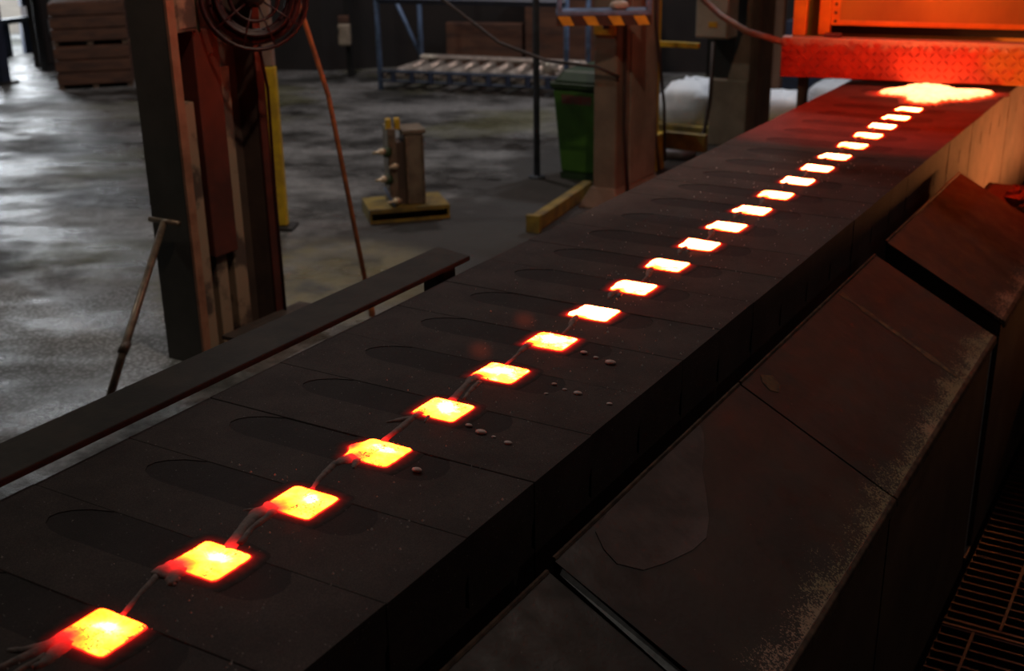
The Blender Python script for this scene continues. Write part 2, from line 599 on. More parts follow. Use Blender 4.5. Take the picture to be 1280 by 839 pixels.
# left wall at x=-14 with the bright door (y 9.75..11.02) and a small window
wl.box(-14.2, -14, -5, 9.75, FZ, 8).box(-14.2, -14, 9.75, 11.02, 1.7, 8).box(-14.2, -14, 11.02, 11.42, FZ, 8)
wl.box(-14.2, -14, 11.42, 11.60, FZ, -.30).box(-14.2, -14, 11.42, 11.60, .3, 8).box(-14.2, -14, 11.60, 18, FZ, 8)
tag(wl.build('wall_left', M['wall']), kind='structure')
wb = MB()
wb.box(-14, 7, 16, 16.2, FZ, 8)
tag(wb.build('wall_back', M['wall']), kind='structure')
wi = MB()
pl = [(-12.75, 9.98), (-9.3, 11.3), (-8.6, 12.0), (-4.6, 13.2), (5.9, 13.6)]
for (xa, ya), (xb, yb) in zip(pl[:-1], pl[1:]):
    wi.add([(xa, ya, FZ), (xb, yb, FZ), (xb, yb, 7.9), (xa, ya, 7.9), (xa - .02, ya + .1, FZ), (xb - .02, yb + .1, FZ), (xb - .02, yb + .1, 7.9), (xa - .02, ya + .1, 7.9)],
           [(0, 1, 2, 3), (4, 7, 6, 5), (0, 4, 5, 1), (1, 5, 6, 2), (2, 6, 7, 3), (3, 7, 4, 0)])
tag(wi.build('wall_inner', M['wall']), kind='structure')
tag(MB().box(6, 6.2, -5, 16, FZ, 8).build('wall_right', M['wall']), kind='structure')
tag(MB().box(-14, 6, -5.2, -5, FZ, 8).build('wall_front', M['wall']), kind='structure')
gd = MB()
gd.add([(-60, -30, FZ - .02), (-14.2, -30, FZ - .02), (-14.2, 60, FZ - .02), (-60, 60, FZ - .02)], [(0, 1, 2, 3)])
tag(gd.build('ground', M['concrete2']), kind='structure')
# door 1: steel frame with a cross rail and a mid post standing in the daylight
d1 = bpy.data.objects.new('door_1', None)
C.objects.link(d1)
d1.location = (-13.95, 10.4, FZ)
tag(d1, kind='structure')
MB().box(-14.0, -13.9, 9.70, 9.80, FZ, 1.75).build('door_jamb', M['blue_dark'], d1)
MB().box(-14.0, -13.9, 10.96, 11.06, FZ, 1.75).build('door_jamb', M['blue_dark'], d1)
MB().box(-13.98, -13.9, 9.8, 11.25, -.50, -.43).build('door_rail', M['pole'], d1)
MB().box(-13.99, -13.93, 10.80, 10.96, FZ, -.5).build('door_panel', M['blue_dark'], d1)
MB().box(-13.99, -13.93, 10.30, 10.60, FZ, -.5).build('door_panel', M['blue_dark'], d1)
MB().box(-13.99, -13.93, 10.84, 10.96, -.30, .8).build('door_panel', M['blue_dark'], d1)

# ------------------------------------------------------------------ the mould string
PITCH = .2642
Y1 = 1.156           # centre of the first cup in view
JO = .047            # joint behind the cup centre
XL, XR = -2.08, -1.15
ORD = ['first', 'second', 'third', 'fourth', 'fifth', 'sixth', 'seventh', 'eighth', 'ninth', 'tenth', 'eleventh',
       'twelfth', 'thirteenth', 'fourteenth', 'fifteenth', 'sixteenth', 'seventeenth', 'eighteenth', 'nineteenth',
       'twentieth', 'twenty-first', 'twenty-second', 'twenty-third', 'twenty-fourth', 'twenty-fifth', 'twenty-sixth']


def mould_mesh():
    """local frame: y=0 at the front joint, y=PITCH at the rear joint, z=0 top"""
    mb = MB()
    H = .74
    ch = .0018
    y0, y1 = 0.0, PITCH
    ys = PITCH - .122
    sl, sr_ = -1.935, -1.335
    # slot outline, counter-clockwise seen from above, from the rear joint round the front
    left = []
    for k in range(7):
        a = PI / 2 + k * (PI / 2) / 6
        left.append((sl + .11 + .11 * math.cos(a) * 1.0, ys + .105 + .105 * 0 - (1 - 0) * 0 + 0, 0))
    left = [(sl + .10, y1), (sl + .052, y1 - .018), (sl + .020, y1 - .040), (sl + .004, y1 - .062), (sl + .002, y1 - .082),
            (sl + .016, y1 - .102), (sl + .045, y1 - .116), (sl + .085, ys)]
    right = [(sr_ - .06, ys), (sr_ - .03, y1 - .112), (sr_ - .008, y1 - .09), (sr_, y1 - .06), (sr_ - .008, y1 - .03), (sr_ - .03, y1)]
    slot = left + right
    dz = -.0016
    top = [(XL, y0 + ch), (XR, y0 + ch), (XR, y1 - ch)]
    # top as one n-gon with the notch
    rear = y1 - ch
    sl2 = [(x, min(y, rear)) for x, y in slot]
    poly = top + list(reversed(sl2)) + [(XL, rear)]
    mb.add([(x, y, 0) for x, y in poly], [tuple(range(len(poly)))])
    n = len(slot)
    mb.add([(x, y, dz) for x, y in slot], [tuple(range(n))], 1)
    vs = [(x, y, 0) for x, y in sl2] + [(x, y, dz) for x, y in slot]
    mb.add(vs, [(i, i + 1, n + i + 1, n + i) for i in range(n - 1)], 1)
    # chamfers to the joints
    mb.add([(XL, y0 + ch, 0), (XR, y0 + ch, 0), (XR, y0, -ch), (XL, y0, -ch)], [(0, 1, 2, 3)])
    mb.add([(XL, rear, 0), (sl2[0][0], rear, 0), (sl2[0][0], y1, -ch), (XL, y1, -ch)], [(0, 1, 2, 3)])
    mb.add([(sl2[-1][0], rear, 0), (XR, rear, 0), (XR, y1, -ch), (sl2[-1][0], y1, -ch)], [(0, 1, 2, 3)])
    # front and rear faces, bottom, left side
    mb.add([(XL, y0, -ch), (XR, y0, -ch), (XR, y0, -H), (XL, y0, -H)], [(0, 1, 2, 3)])
    mb.add([(XL, y1, -ch - .004), (XR, y1, -ch - .004), (XR, y1, -H), (XL, y1, -H)], [(0, 1, 2, 3)])
    mb.add([(XL, y0, -H), (XR, y0, -H), (XR, y1, -H), (XL, y1, -H)], [(0, 1, 2, 3)])
    mb.add([(XL, y0 + ch, 0), (XL, y0, -ch), (XL, y0, -H), (XL, y1, -H), (XL, y1, -ch), (XL, rear, 0)], [tuple(range(6))])
    # right side with the vent notch at the rear joint
    a, b_ = -.082, -.150
    nw = .014
    side = [(y0 + ch, 0), (y0, -ch), (y0, -H), (y1, -H), (y1, b_ - .012), (y1 - nw, b_), (y1 - nw * .8, a - .02), (y1, a), (y1, -ch), (rear, 0)]
    mb.add([(XR, y, z) for y, z in side], [tuple(range(len(side)))])
    nt_ = [(y1, b_ - .012), (y1 - nw, b_), (y1 - nw * .8, a - .02), (y1, a)]
    vs = [(XR, y, z) for y, z in nt_] + [(XR - .03, y, z) for y, z in nt_]
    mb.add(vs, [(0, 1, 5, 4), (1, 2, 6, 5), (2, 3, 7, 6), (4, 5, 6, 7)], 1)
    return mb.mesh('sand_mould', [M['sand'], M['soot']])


def outline(rng, ragged, bump_l, n=64, hx=.0595, hy=.0525, rc=.012):
    """rounded square cup outline, local centre 0,0"""
    pts = []
    for k in range(n):
        a = 2 * PI * k / n
        c, s = math.cos(a), math.sin(a)
        # superellipse
        p = 13.0
        r = (abs(c / hx) ** p + abs(s / hy) ** p) ** (-1 / p)
        x, y = r * c, r * s
        j = 1 + ragged * rng.uniform(-.5, .5)
        x, y = x * j, y * j
        pts.append([x, y])
    for (bx, by, br, amt) in bump_l:      # local bulges of the metal over the rim
        for p_ in pts:
            d = math.hypot(p_[0] - bx, p_[1] - by)
            if d < br * 2.2:
                g = math.exp(-(d / br) ** 2) * amt
                L = math.hypot(*p_) or 1
                p_[0] += p_[0] / L * g
                p_[1] += p_[1] / L * g
    return pts


def cup_mesh(seed, base, ragged, bumps, cold=None, hotspot=(.006, .012)):
    """molten metal in its pouring cup: domed pool + skirt of hot sand with the red halo put in as emission"""
    rng = random.Random(seed)
    o = outline(rng, ragged, bumps)
    n = len(o)
    rings = [(.22, .0042), (.42, .0041), (.60, .0040), (.75, .0038), (.86, .0036), (.94, .0034), (.975, .0030), (1.0, .0014)]
    mb = MB()
    heat = []
    vs = [(0, 0, .0043)]

    def H(x, y, t):
        h = base + .17 * math.exp(-(((x - hotspot[0]) / .032) ** 2 + ((y - hotspot[1]) / .022) ** 2))
        h += .02 * rng.uniform(-1, 1)
        if t > .99:
            h = min(h, .62 if base < .95 else .78)
        if cold:
            for cx, cy, cr_, cd in cold:
                g = math.exp(-(math.hypot(x - cx, y - cy) / cr_) ** 2)
                h -= cd * g
        return max(h, .34 if t < 1 else .3)
    heat.append(H(0, 0, 0))
    for t, z in rings:
        for x, y in o:
            vs.append((x * t, y * t, z))
            heat.append(H(x * t, y * t, t))
    # skirt: hot sand band, the red halo painted in as emission
    hk = 1.0 if base < .9 else 1.35
    for e, z, h in ((.0018, .0003, .33), (.004, .0004, .25), (.010, .0004, .175), (.017, .0003, .14), (.025, .0001, .105), (.033, -.0003, .06), (.038, -.0012, .02)):
        for x, y in o:
            L = math.hypot(x, y)
            vs.append((x + x / L * e, y + y / L * e, z))
            heat.append(h * hk)
    R_ = len(rings) + 7
    fs = [(0, 1 + k, 1 + (k + 1) % n) for k in range(n)]
    for i in range(R_ - 1):
        for k in range(n):
            a = 1 + i * n
            fs.append((a + k, a + (k + 1) % n, a + n + (k + 1) % n, a + n + k))
    mb.add(vs, fs)
    mb.m = [0] * (n + n * (len(rings) - 1)) + [1] * (n * 7)
    return mb.mesh('molten_cup', [M['molten'], M['halo_sand']], True, heat)


def run_mesh(strands, seed=0):
    """cooled run of metal: flattened strands. strand: list of (x, y, halfwidth, heat)"""
    mb = MB()
    heat = []
    rng = random.Random(seed)
    for st in strands:
        pts = []
        for i in range(len(st) - 1):
            for k in range(4):
                t = k / 4
                pts.append([st[i][j] * (1 - t) + st[i + 1][j] * t for j in range(4)])
        pts.append(list(st[-1]))
        vs, fs = [], []
        n = 7
        for i, (x, y, hw, h) in enumerate(pts):
            a, b_ = pts[max(i - 1, 0)], pts[min(i + 1, len(pts) - 1)]
            tx, ty = b_[0] - a[0], b_[1] - a[1]
            L = math.hypot(tx, ty) or 1
            nx, ny = -ty / L, tx / L
            hw *= 1.3 * rng.uniform(.85, 1.15)
            for k in range(n):
                an = PI * k / (n - 1)
                q = math.cos(an) * hw
                vs.append((x + nx * q, y + ny * q, -.0075 + math.sin(an) * (min(hw * .75, .008) + .0055)))
                heat.append(h)
        for i in range(len(pts) - 1):
            for k in range(n - 1):
                fs.append((i * n + k, i * n + k + 1, (i + 1) * n + k + 1, (i + 1) * n + k))
        fs.append(tuple(range(n)))
        fs.append(tuple(range((len(pts) - 1) * n, len(pts) * n)))
        mb.add(vs, fs)
    return mb.mesh('cooled_run', M['molten'], True, heat)


mm = mould_mesh()
# near cups get their own pool and run, the far, hotter ones share three
near_cups = [
    cup_mesh(1, .80, .012, [], [(-.045, -.05, .030, .42)], (.004, .012)),
    cup_mesh(2, .81, .014, [(-.05, -.05, .03, .004)], [(-.042, -.05, .030, .42)], (.002, .016)),
    cup_mesh(3, .82, .014, [], [(-.040, -.052, .030, .40), (-.02, .0, .014, .05)], (.010, .014)),
    cup_mesh(4, .82, .030, [(-.066, .0, .020, .020)], [(-.035, -.055, .026, .38), (-.074, .0, .020, .32)], (.0, .018)),
    cup_mesh(5, .86, .014, [], [(-.038, -.055, .020, .36)], (.0, .012)),
    cup_mesh(6, .89, .02, [(-.05, -.05, .03, .004)], [(-.042, -.056, .024, .38)], (.0, .01)),
    cup_mesh(7, .91, .024, [], [(-.044, -.056, .022, .36)], (.0, .01)),
]
far_cups = [
    cup_mesh(11, .97, .03, [(-.055, .02, .03, .008)], [(-.03, -.058, .018, .30)]),
    cup_mesh(12, 1.0, .035, [(-.06, -.03, .02, .010)], [(-.02, -.06, .016, .25)]),
    cup_mesh(13, 1.03, .03, [(-.05, .05, .03, .008)], None),
]
Yf = -.0525
runs = {
    0: [[(-.038, Yf + .012, .024, .42), (-.052, Yf - .022, .014, .22), (-.075, Yf - .05, .008, .05), (-.098, Yf - .062, .006, 0)],
        [(-.045, Yf + .004, .016, .34), (-.055, Yf - .05, .010, .1), (-.066, Yf - .10, .008, 0), (-.07, Yf - .15, .006, 0)],
        [(-.028, Yf + .006, .018, .40), (-.022, Yf - .03, .014, .2), (-.015, Yf - .055, .011, .02), (-.020, Yf - .075, .007, 0)],
        [(-.03, Yf - .04, .008, .05), (-.034, Yf - .10, .006, 0), (-.030, Yf - .16, .005, 0)]],
    1: [[(-.038, Yf + .014, .028, .44), (-.048, Yf - .016, .026, .24), (-.050, Yf - .036, .018, .06)],
        [(-.030, Yf + .006, .022, .40), (-.022, Yf - .022, .016, .16), (-.006, Yf - .04, .009, .02), (.004, Yf - .043, .005, 0)],
        [(-.052, Yf - .03, .008, .06), (-.030, Yf - .10, .0065, .02), (-.010, Yf - .150, .0065, .28), (-.006, Yf - .162, .006, .46)]],
    2: [[(-.040, Yf + .014, .024, .44), (-.050, Yf - .018, .020, .22), (-.046, Yf - .05, .013, .04), (-.030, Yf - .10, .011, .02), (-.006, Yf - .150, .014, .34), (.0, Yf - .164, .016, .50)],
        [(-.030, Yf + .004, .014, .36), (-.022, Yf - .03, .008, .08), (-.018, Yf - .08, .008, 0), (.004, Yf - .14, .008, .15)],
        [(-.06, Yf - .01, .006, .1), (-.085, Yf - .03, .0035, 0)]],
    3: [[(-.034, Yf + .012, .022, .42), (-.046, Yf - .016, .018, .16), (-.052, Yf - .04, .010, .02), (-.036, Yf - .11, .0065, .02), (-.020, Yf - .152, .006, .32), (-.016, Yf - .162, .006, .45)],
        [(-.020, Yf + .004, .012, .34), (-.010, Yf - .018, .008, .05), (-.002, Yf - .034, .004, 0)]],
    4: [[(-.036, Yf + .010, .016, .40), (-.040, Yf - .02, .010, .08), (-.062, Yf - .052, .008, .0), (-.080, Yf - .072, .005, 0)],
        [(-.040, Yf - .02, .009, .06), (-.032, Yf - .08, .009, .02), (-.026, Yf - .148, .008, .32), (-.022, Yf - .162, .007, .46)],
        [(-.010, Yf + .004, .007, .2), (.0, Yf - .03, .004, 0)]],
    5: [[(-.040, Yf + .012, .020, .40), (-.046, Yf - .012, .015, .14), (-.038, Yf - .06, .008, .01), (-.020, Yf - .14, .012, .18), (-.015, Yf - .16, .013, .42)],
        [(-.020, Yf - .02, .008, .04), (-.008, Yf - .09, .006, 0), (.006, Yf - .135, .006, .06)]],
    6: [[(-.042, Yf + .010, .016, .38), (-.044, Yf - .012, .012, .12), (-.034, Yf - .07, .006, 0), (-.022, Yf - .15, .006, .3)]],
    7: [[(-.030, Yf + .008, .012, .34), (-.036, Yf - .03, .011, .04), (-.020, Yf - .08, .006, 0)],
        [(-.012, Yf - .02, .009, .02), (-.002, Yf - .045, .006, 0)]],
    8: [[(-.035, Yf + .004, .010, .3), (-.026, Yf - .035, .012, .03), (-.010, Yf - .075, .008, 0), (.0, Yf - .15, .005, .2)]],
}
run_meshes = {k: run_mesh(v, k) for k, v in runs.items()}
rj = random.Random(5)
for i in range(-3, 29):
    yj = Y1 + PITCH * i + JO          # rear joint of this mould
    zc = rj.uniform(-.0016, .0)
    o = bpy.data.objects.new('sand_mould', mm)
    C.objects.link(o)
    o.location = (rj.uniform(-.0015, .0015), yj - PITCH, zc)
    if i < 0:
        lab = 'black sand mould below the frame, %s before the first glowing cup' % ['third', 'second', 'next'][i + 3]
        lab = 'black sand mould at the near end, %s one before the first glowing cup' % ('third', 'second', 'nearest')[i + 3]
    elif i < 22:
        lab = 'black sand mould holding the %s glowing metal cup from the near end' % ORD[i]
    elif i < 24:
        lab = 'black sand mould under the %s half of the spread white-hot spill' % ('nearer', 'farther')[i - 22]
    else:
        lab = 'black sand mould under the orange tread plate, %s past the white-hot spill' % ORD[i - 24]
    tag(o, lab, 'sand mould', 'sand moulds pressed together in the casting line')
    if -1 <= i < 22:
        k = max(i, 0)
        me = near_cups[k] if k < 7 else far_cups[(k * 2 + (k // 3)) % 3] if k > 8 else far_cups[k % 2]
        cu = bpy.data.objects.new('molten_cup', me)
        C.objects.link(cu)
        cu.parent = o
        cu.location = (-1.524 - o.location.x + rj.uniform(-.002, .002), PITCH - JO - .001, 0)
        if k < 7:
            cu['label'] = 'glowing yellow molten iron'
        else:
            cu['label'] = 'white-hot molten iron'
        rm = run_meshes[k] if k < 7 else run_meshes[7 + k % 2]
        ru = bpy.data.objects.new('cooled_run', rm)
        C.objects.link(ru)
        ru.parent = cu
        ru['label'] = 'dull brown cooled trail of metal'

# spread of white-hot metal at the pouring point
blob = [(-1.80, 7.13), (-1.74, 7.07), (-1.66, 7.08), (-1.62, 7.05), (-1.600, 6.95), (-1.555, 6.90), (-1.48, 6.89), (-1.43, 6.93), (-1.41, 7.01),
        (-1.37, 7.07), (-1.33, 7.08), (-1.30, 7.12), (-1.25, 7.22), (-1.225, 7.32), (-1.232, 7.40), (-1.28, 7.41), (-1.36, 7.37),
        (-1.42, 7.38), (-1.46, 7.44), (-1.54, 7.50), (-1.60, 7.49), (-1.64, 7.51), (-1.70, 7.44), (-1.74, 7.30), (-1.79, 7.20)]
rq = random.Random(8)
fine = []
for k, p in enumerate(blob):
    q = blob[(k + 1) % len(blob)]
    for t in (0, .25, .5, .75):
        fine.append((p[0] * (1 - t) + q[0] * t + rq.uniform(-.011, .011), p[1] * (1 - t) + q[1] * t + rq.uniform(-.016, .016)))
blob = fine
bx = sum(p[0] for p in blob) / len(blob)
by = sum(p[1] for p in blob) / len(blob)
mb = MB()
ht = [1.12]
vs = [(bx, by, .034)]
n = len(blob)
rb = random.Random(3)
for t, z, h in ((.3, .033, 1.12), (.6, .031, 1.12), (.82, .027, 1.1), (.94, .020, 1.06), (1.0, .008, .95), (1.02, .002, .78), (1.07, .001, .56), (1.15, .001, .42), (1.25, .001, .26), (1.3, -.004, .02)):  # outer rings paint the orange halo round the pool as emission
    for x, y in blob:
        vs.append((bx + (x - bx) * t, by + (y - by) * t, z))
        ht.append(h)
fs = [(0, 1 + k, 1 + (k + 1) % n) for k in range(n)]
for i in range(9):
    for k in range(n):
        a = 1 + i * n
        fs.append((a + k, a + (k + 1) % n, a + n + (k + 1) % n, a + n + k))
mb.add(vs, fs)
sp = mb.build('molten_spill', M['spill'], None, True, heat=ht)
tag(sp, 'white-hot pool of spilled molten iron spread on the sand below the tread plate', 'molten metal')

# beads of splashed metal lying on the sand (each one a thing), then the finest specks
beads = [(-1.308, 2.674, .0125), (-1.403, 2.707, .0085), (-1.359, 2.691, .0065), (-1.357, 2.417, .005), (-1.369, 2.480, .006), (-1.329, 2.462, .0055),
         (-1.289, 2.455, .0095), (-1.192, 2.436, .0065), (-1.424, 2.166, .0075), (-1.378, 2.146, .0115), (-1.341, 2.142, .005), (-1.295, 2.129, .0085), (-1.398, 1.917, .010)]
bl = ['largest pale metal bead on the sand right of the eighth glowing cup', 'round metal bead closest to the right corner of the eighth glowing cup',
      'small metal bead between the two bigger ones right of the eighth cup', 'tiny metal bead leftmost in the row right of the seventh glowing cup',
      'metal bead second from left in the row right of the seventh glowing cup', 'metal bead mid-row just left of the widest one by the seventh cup',
      'widest metal bead in the row right of the seventh glowing cup', 'lone metal bead nearest the right edge of the sand, beside the seventh cup',
      'metal bead beside the right corner of the fifth glowing cup', 'largest metal bead in the row right of the fifth glowing cup',
      'tiny metal bead between two bigger ones right of the fifth cup', 'rightmost metal bead in the row right of the fifth glowing cup',
      'lone pebble-like metal bead right of the fourth glowing cup']
prof = [(.55, 0), (.92, .18), (1.0, .42), (.86, .68), (.5, .88), (.12, .95)]
for (x, y, r), lb in zip(beads, bl):
    b_ = MB().lathe([(q * r, z * r) for q, z in prof], (0, 0, 0), 12).build('metal_bead', M['bead'], None, True)
    b_.location = (x, y, -.001)
    b_.scale = (1.25, .9, .85)
    tag(b_, lb, 'metal bead', 'splashed metal beads on the sand')
rs = random.Random(9)
sk = MB()
for k in range(900):
    y = rs.uniform(.9, 5.4)
    x = min(max(rs.gauss(-1.5, .2), -2.05), -1.17)
    i_ = (y - (Y1 + JO)) / PITCH
    if abs(x + 1.524) < .09 and (i_ % 1) > .5:
        continue
    r = rs.choice((.0012, .0015, .002, .0028))
    inslot = (-1.93 < x < -1.34) and (i_ % 1) > .53
    z = -.0065 if inslot else .0
    sk.add([(x - r, y - r, z - .002), (x + r, y - r, z - .002), (x + r, y + r, z - .002), (x - r, y + r, z - .002), (x, y, z + r * 1.2)],
           [(0, 1, 4), (1, 2, 4), (2, 3, 4), (3, 0, 4)])
tag(sk.build('metal_specks', M['speck']), 'fine scatter of metal specks on the black sand', 'metal specks', kind='stuff')

# two faint red glowing wisps over the moulds
def wisp_mat():
    m = bpy.data.materials.new('red_wisp_glow')
    m.use_nodes = True
    t = m.node_tree
    t.nodes.clear()
    out = N(t, 'ShaderNodeOutputMaterial')
    tc = N(t, 'ShaderNodeTexCoord').outputs['Object']
    ln = N(t, 'ShaderNodeVectorMath', operation='LENGTH')
    t.links.new(tc, ln.inputs[0])
    d = rng_(t, ln.outputs['Value'], 0, 1.0, 1, 0, True)
    em = N(t, 'ShaderNodeEmission')
    em.inputs[0].default_value = (1, .10, .02, 1)
    t.links.new(math_(t, 'MULTIPLY', d, 1.15), em.inputs[1])
    t.links.new(em.outputs[0], out.inputs['Volume'])
    return m


M['wisp'] = wisp_mat()
for (x, y, s, lb) in ((-1.60, 2.50, 1.0, 'faint red glowing wisp above the sand by the seventh glowing cup'),
                      (-1.615, 2.755, 1.0, 'faint red glowing wisp above the sand by the eighth glowing cup')):
    f_ = MB().lathe([(.02, -1), (.5, -.87), (.87, -.5), (1, 0), (.87, .5), (.5, .87), (.02, 1)], (0, 0, 0), 16).build('red_wisp', M['wisp'], None, True)
    f_.location = (x, y, .042)
    f_.scale = (.05, .036, .036)
    tag(f_, lb, 'wisp')

# conveyor bed carrying the moulds
bed = thing('conveyor_bed', (-1.61, 4.5, FZ), 'dark steel conveyor bed carrying the row of sand moulds', 'conveyor')
MB().box(-2.0, -1.2, .1, 9.4, -.80, -.741).build('bed_plate', M['beam'], bed)
for y in (.6, 3.4, 6.2, 9.0):
    MB().box(-1.95, -1.25, y - .06, y + .06, FZ, -.80).build('bed_leg', M['beam'], bed)

# ------------------------------------------------------------------ bar beside the line (left)
bar = thing('side_bar', (-2.2, 1.5, FZ), 'long dark rusty flat steel bar running beside the left edge of the sand', 'steel bar')
b1 = MB()
b1.add([(x, y, z) for z in (.012, .03) for x, y in ((-2.26, .2), (-2.105, .2), (-2.105, 3.24), (-2.262, 3.28))],
       [(0, 3, 2, 1), (4, 5, 6, 7), (0, 1, 5, 4), (1, 2, 6, 5), (2, 3, 7, 6), (3, 0, 4, 7)])
b1.build('flat_bar', M['beam'], bar, bevel=.004)
for y in (.35, 3.16):
    MB().box(-2.24, -2.16, y, y + .07, FZ, .012).build('bar_post', M['beam'], bar)

# ------------------------------------------------------------------ guard hoods (right)
XT, ZT, XO, ZO = -1.085, -.15, -.632, -.392


def hood(y0, y1, dz, label, extra=0.0, dxo=0.0, strip=False, gap_end=False, dents=()):
    t = thing('guard_hood', ((XT + XO) / 2, (y0 + y1) / 2, -1.35), label, 'steel hood', 'guard hoods along the right of the line')
    xt, zt, xo, zo = XT, ZT + dz, XO + dxo, ZO + dz - extra
    th = .014
    # sloping sheet, subdivided across for the wear attribute
    vs, heat = [], []
    nseg = 12
    for s in (0, 1):
        for k in range(nseg + 1):
            u = k / nseg
            for y in (y0, y1):
                vs.append((xt + (xo - xt) * u, y, zt + (zo - zt) * u - s * th))
                heat.append(u)
    fs = []
    off = 2 * (nseg + 1)
    for k in range(nseg):
        fs.append((2 * k, 2 * k + 1, 2 * k + 3, 2 * k + 2))
        fs.append((off + 2 * k, off + 2 * k + 2, off + 2 * k + 3, off + 2 * k + 1))
        fs.append((2 * k, 2 * k + 2, off + 2 * k + 2, off + 2 * k))
        fs.append((2 * k + 1, off + 2 * k + 1, off + 2 * k + 3, 2 * k + 3))
    fs.append((0, off, off + 1, 1))
    fs.append((2 * nseg, 2 * nseg + 1, off + 2 * nseg + 1, off + 2 * nseg))
    mb = MB().add(vs, fs)
    mb.build('sloping_sheet', M['sheet'], t, heat=heat)
    # folded outer lip, front plate, inner plate, end plates
    MB().prism([(xo - .002, zo + .004), (xo + .012, zo - .004), (xo + .014, zo - .030), (xo + .002, zo - .030)], 'y', y0, y1).build('folded_lip', M['lip'], t, bevel=.003)
    MB().box(xo - .012, xo - .002, y0 + .004, y1 - .004, -1.36, zo - .02).build('front_plate', M['ridged'], t)
    MB().box(xt, xt + .01, y0 + .004, y1 - .004, -1.3, zt - th).build('inner_plate', M['hood'], t)
    for ya in (y0, y1 - .008):
        MB().prism([(xt + .01, zt - th - .004), (xo - .012, zo - th - .002), (xo - .012, -1.3), (xt + .01, -1.3)], 'y', ya, ya + .008).build('end_plate', M['hood'], t)
    MB().tube([(xt, y0 + .002, zt), (xt, y1 - .002, zt)], .006, 6).build('top_edge', M['lip'], t)
    return t


h0 = hood(.55, 1.935, -.016, 'dark steel hood sheet nearest the camera, mostly below the frame')
MB().add([(-1.04, 1.940, ZT - .020), (-1.04, 1.952, ZT - .010), (-.66, 1.968, ZO + .010), (-.66, 1.938, ZO - .002)], [(0, 1, 2, 3)])
st_ = MB()
st_.add([(-1.06, 1.942, ZT - .020), (-1.06, 1.954, ZT - .012), (-.64, 1.954, ZO - .010), (-.64, 1.922, ZO - .012),
         (-1.06, 1.944, ZT - .032), (-1.06, 1.9515, ZT - .030), (-.64, 1.953, ZO - .02), (-.64, 1.928, ZO - .03)],
        [(0, 1, 2, 3), (7, 6, 5, 4), (0, 4, 5, 1), (1, 5, 6, 2), (2, 6, 7, 3), (3, 7, 4, 0)])
h1 = hood(1.958, 3.042, 0, 'dark steel hood in the middle with a pale peeled patch near its upper edge')
h2 = hood(3.050, 4.462, 0, 'dark steel hood with a rusty cross seam, second from the far end')
h3 = hood(4.615, 5.93, .012, 'farthest dark steel hood, beyond the open gap, half in shade', extra=0)
st_.build('cover_strip', M['bare'], h1)
# rusty seam across the third hood and peeled patch on the second: thin real layers


def on_hood(u, y, lift=.0012, dz=0):
    return (XT + (XO - XT) * u, y, ZT + (ZO - ZT) * u + lift + dz)


sm = MB()
rr = random.Random(2)
prev = None
for k in range(21):
    u = .03 + k / 20 * .92
    yc = 3.98 - .02 * u
    wdt = .012 * (.5 + rr.random())
    if k % 1 == 0:
        cur = (on_hood(u, yc - wdt), on_hood(u, yc + wdt))
        if prev:
            sm.add([prev[0], prev[1], cur[1], cur[0]], [(0, 1, 2, 3)])
        prev = cur
M['rust_seam'] = mat('rust_seam', (.22, .115, .045), (.08, .052, .036), 40, .7)
sm.build('rust_seam', M['rust_seam'], h2)
M['peel'] = mat('peeled_grey_coat', (.20, .14, .128), (.13, .094, .085), 9, .75, bscale=30)
pp = [(.015, 2.20), (.04, 2.12), (.12, 2.09), (.20, 2.08), (.25, 2.10), (.30, 2.12), (.35, 2.19), (.40, 2.29), (.41, 2.36), (.36, 2.43), (.28, 2.50), (.18, 2.58), (.12, 2.66), (.06, 2.72), (.015, 2.74), (.012, 2.45)]
MB().add([on_hood(u, y, .002) for u, y in pp] + [on_hood(u, y, -.004) for u, y in pp],
         [tuple(range(len(pp)))] + [(i, (i + 1) % len(pp), len(pp) + (i + 1) % len(pp), len(pp) + i) for i in range(len(pp))]).build('peeled_patch', M['peel'], h1)
pp2 = [(.05, 3.16), (.09, 3.13), (.15, 3.12), (.19, 3.14), (.17, 3.18), (.10, 3.20)]
MB().add([on_hood(u, y, .002) for u, y in pp2] + [on_hood(u, y, -.004) for u, y in pp2],
         [tuple(range(6))] + [(i, (i + 1) % 6, 6 + (i + 1) % 6, 6 + i) for i in range(6)]).build('peeled_patch', M['rust_seam'], h2)
# post in the gap between the two far hoods
gp = thing('gap_post', (-.66, 4.54, -1.35), 'narrow bluish steel post standing in the gap between the two far hoods', 'post')
MB().box(-.70, -.645, 4.51, 4.57, -1.35, -.47).build('post_tube', M['bare'], gp, bevel=.004)
MB().box(-.72, -.63, 4.49, 4.59, -1.36, -1.34).build('foot_plate', M['hood'], gp)

# ------------------------------------------------------------------ walkway grating
gr = thing('walkway_grating', (.2, 4.6, -1.38), 'dark steel bar grating of the walkway beside the hoods', 'grating')
GZ = -1.345
bar_me = MB().box(-.61, .9, -.004, .004, -.028, 0).mesh('grate_bar', M['grate'])
k = 0
y = 2.6
while y < 5.9:
    if abs(y - 4.02) > .02:
        o = bpy.data.objects.new('grate_bar', bar_me)
        C.objects.link(o)
        o.parent = gr
        o.location = (-.2, y - 4.6, GZ + 1.38)
    y += .0555
for x in (-.50, -.26, -.02, .30):
    MB().box(x - .005, x + .005, 2.6, 3.99, GZ - .024, GZ + .004).build('cross_rod', M['grate'], gr)
for x in (-.42, -.10, .24):
    MB().box(x - .005, x + .005, 4.03, 5.93, GZ - .024, GZ + .004).build('cross_rod', M['grate'], gr)
for y in (4.00, 4.035):
    MB().box(-.81 + .2, .7, y - .006, y + .006, GZ - .04, GZ + .004).build('edge_bar', M['grate'], gr)
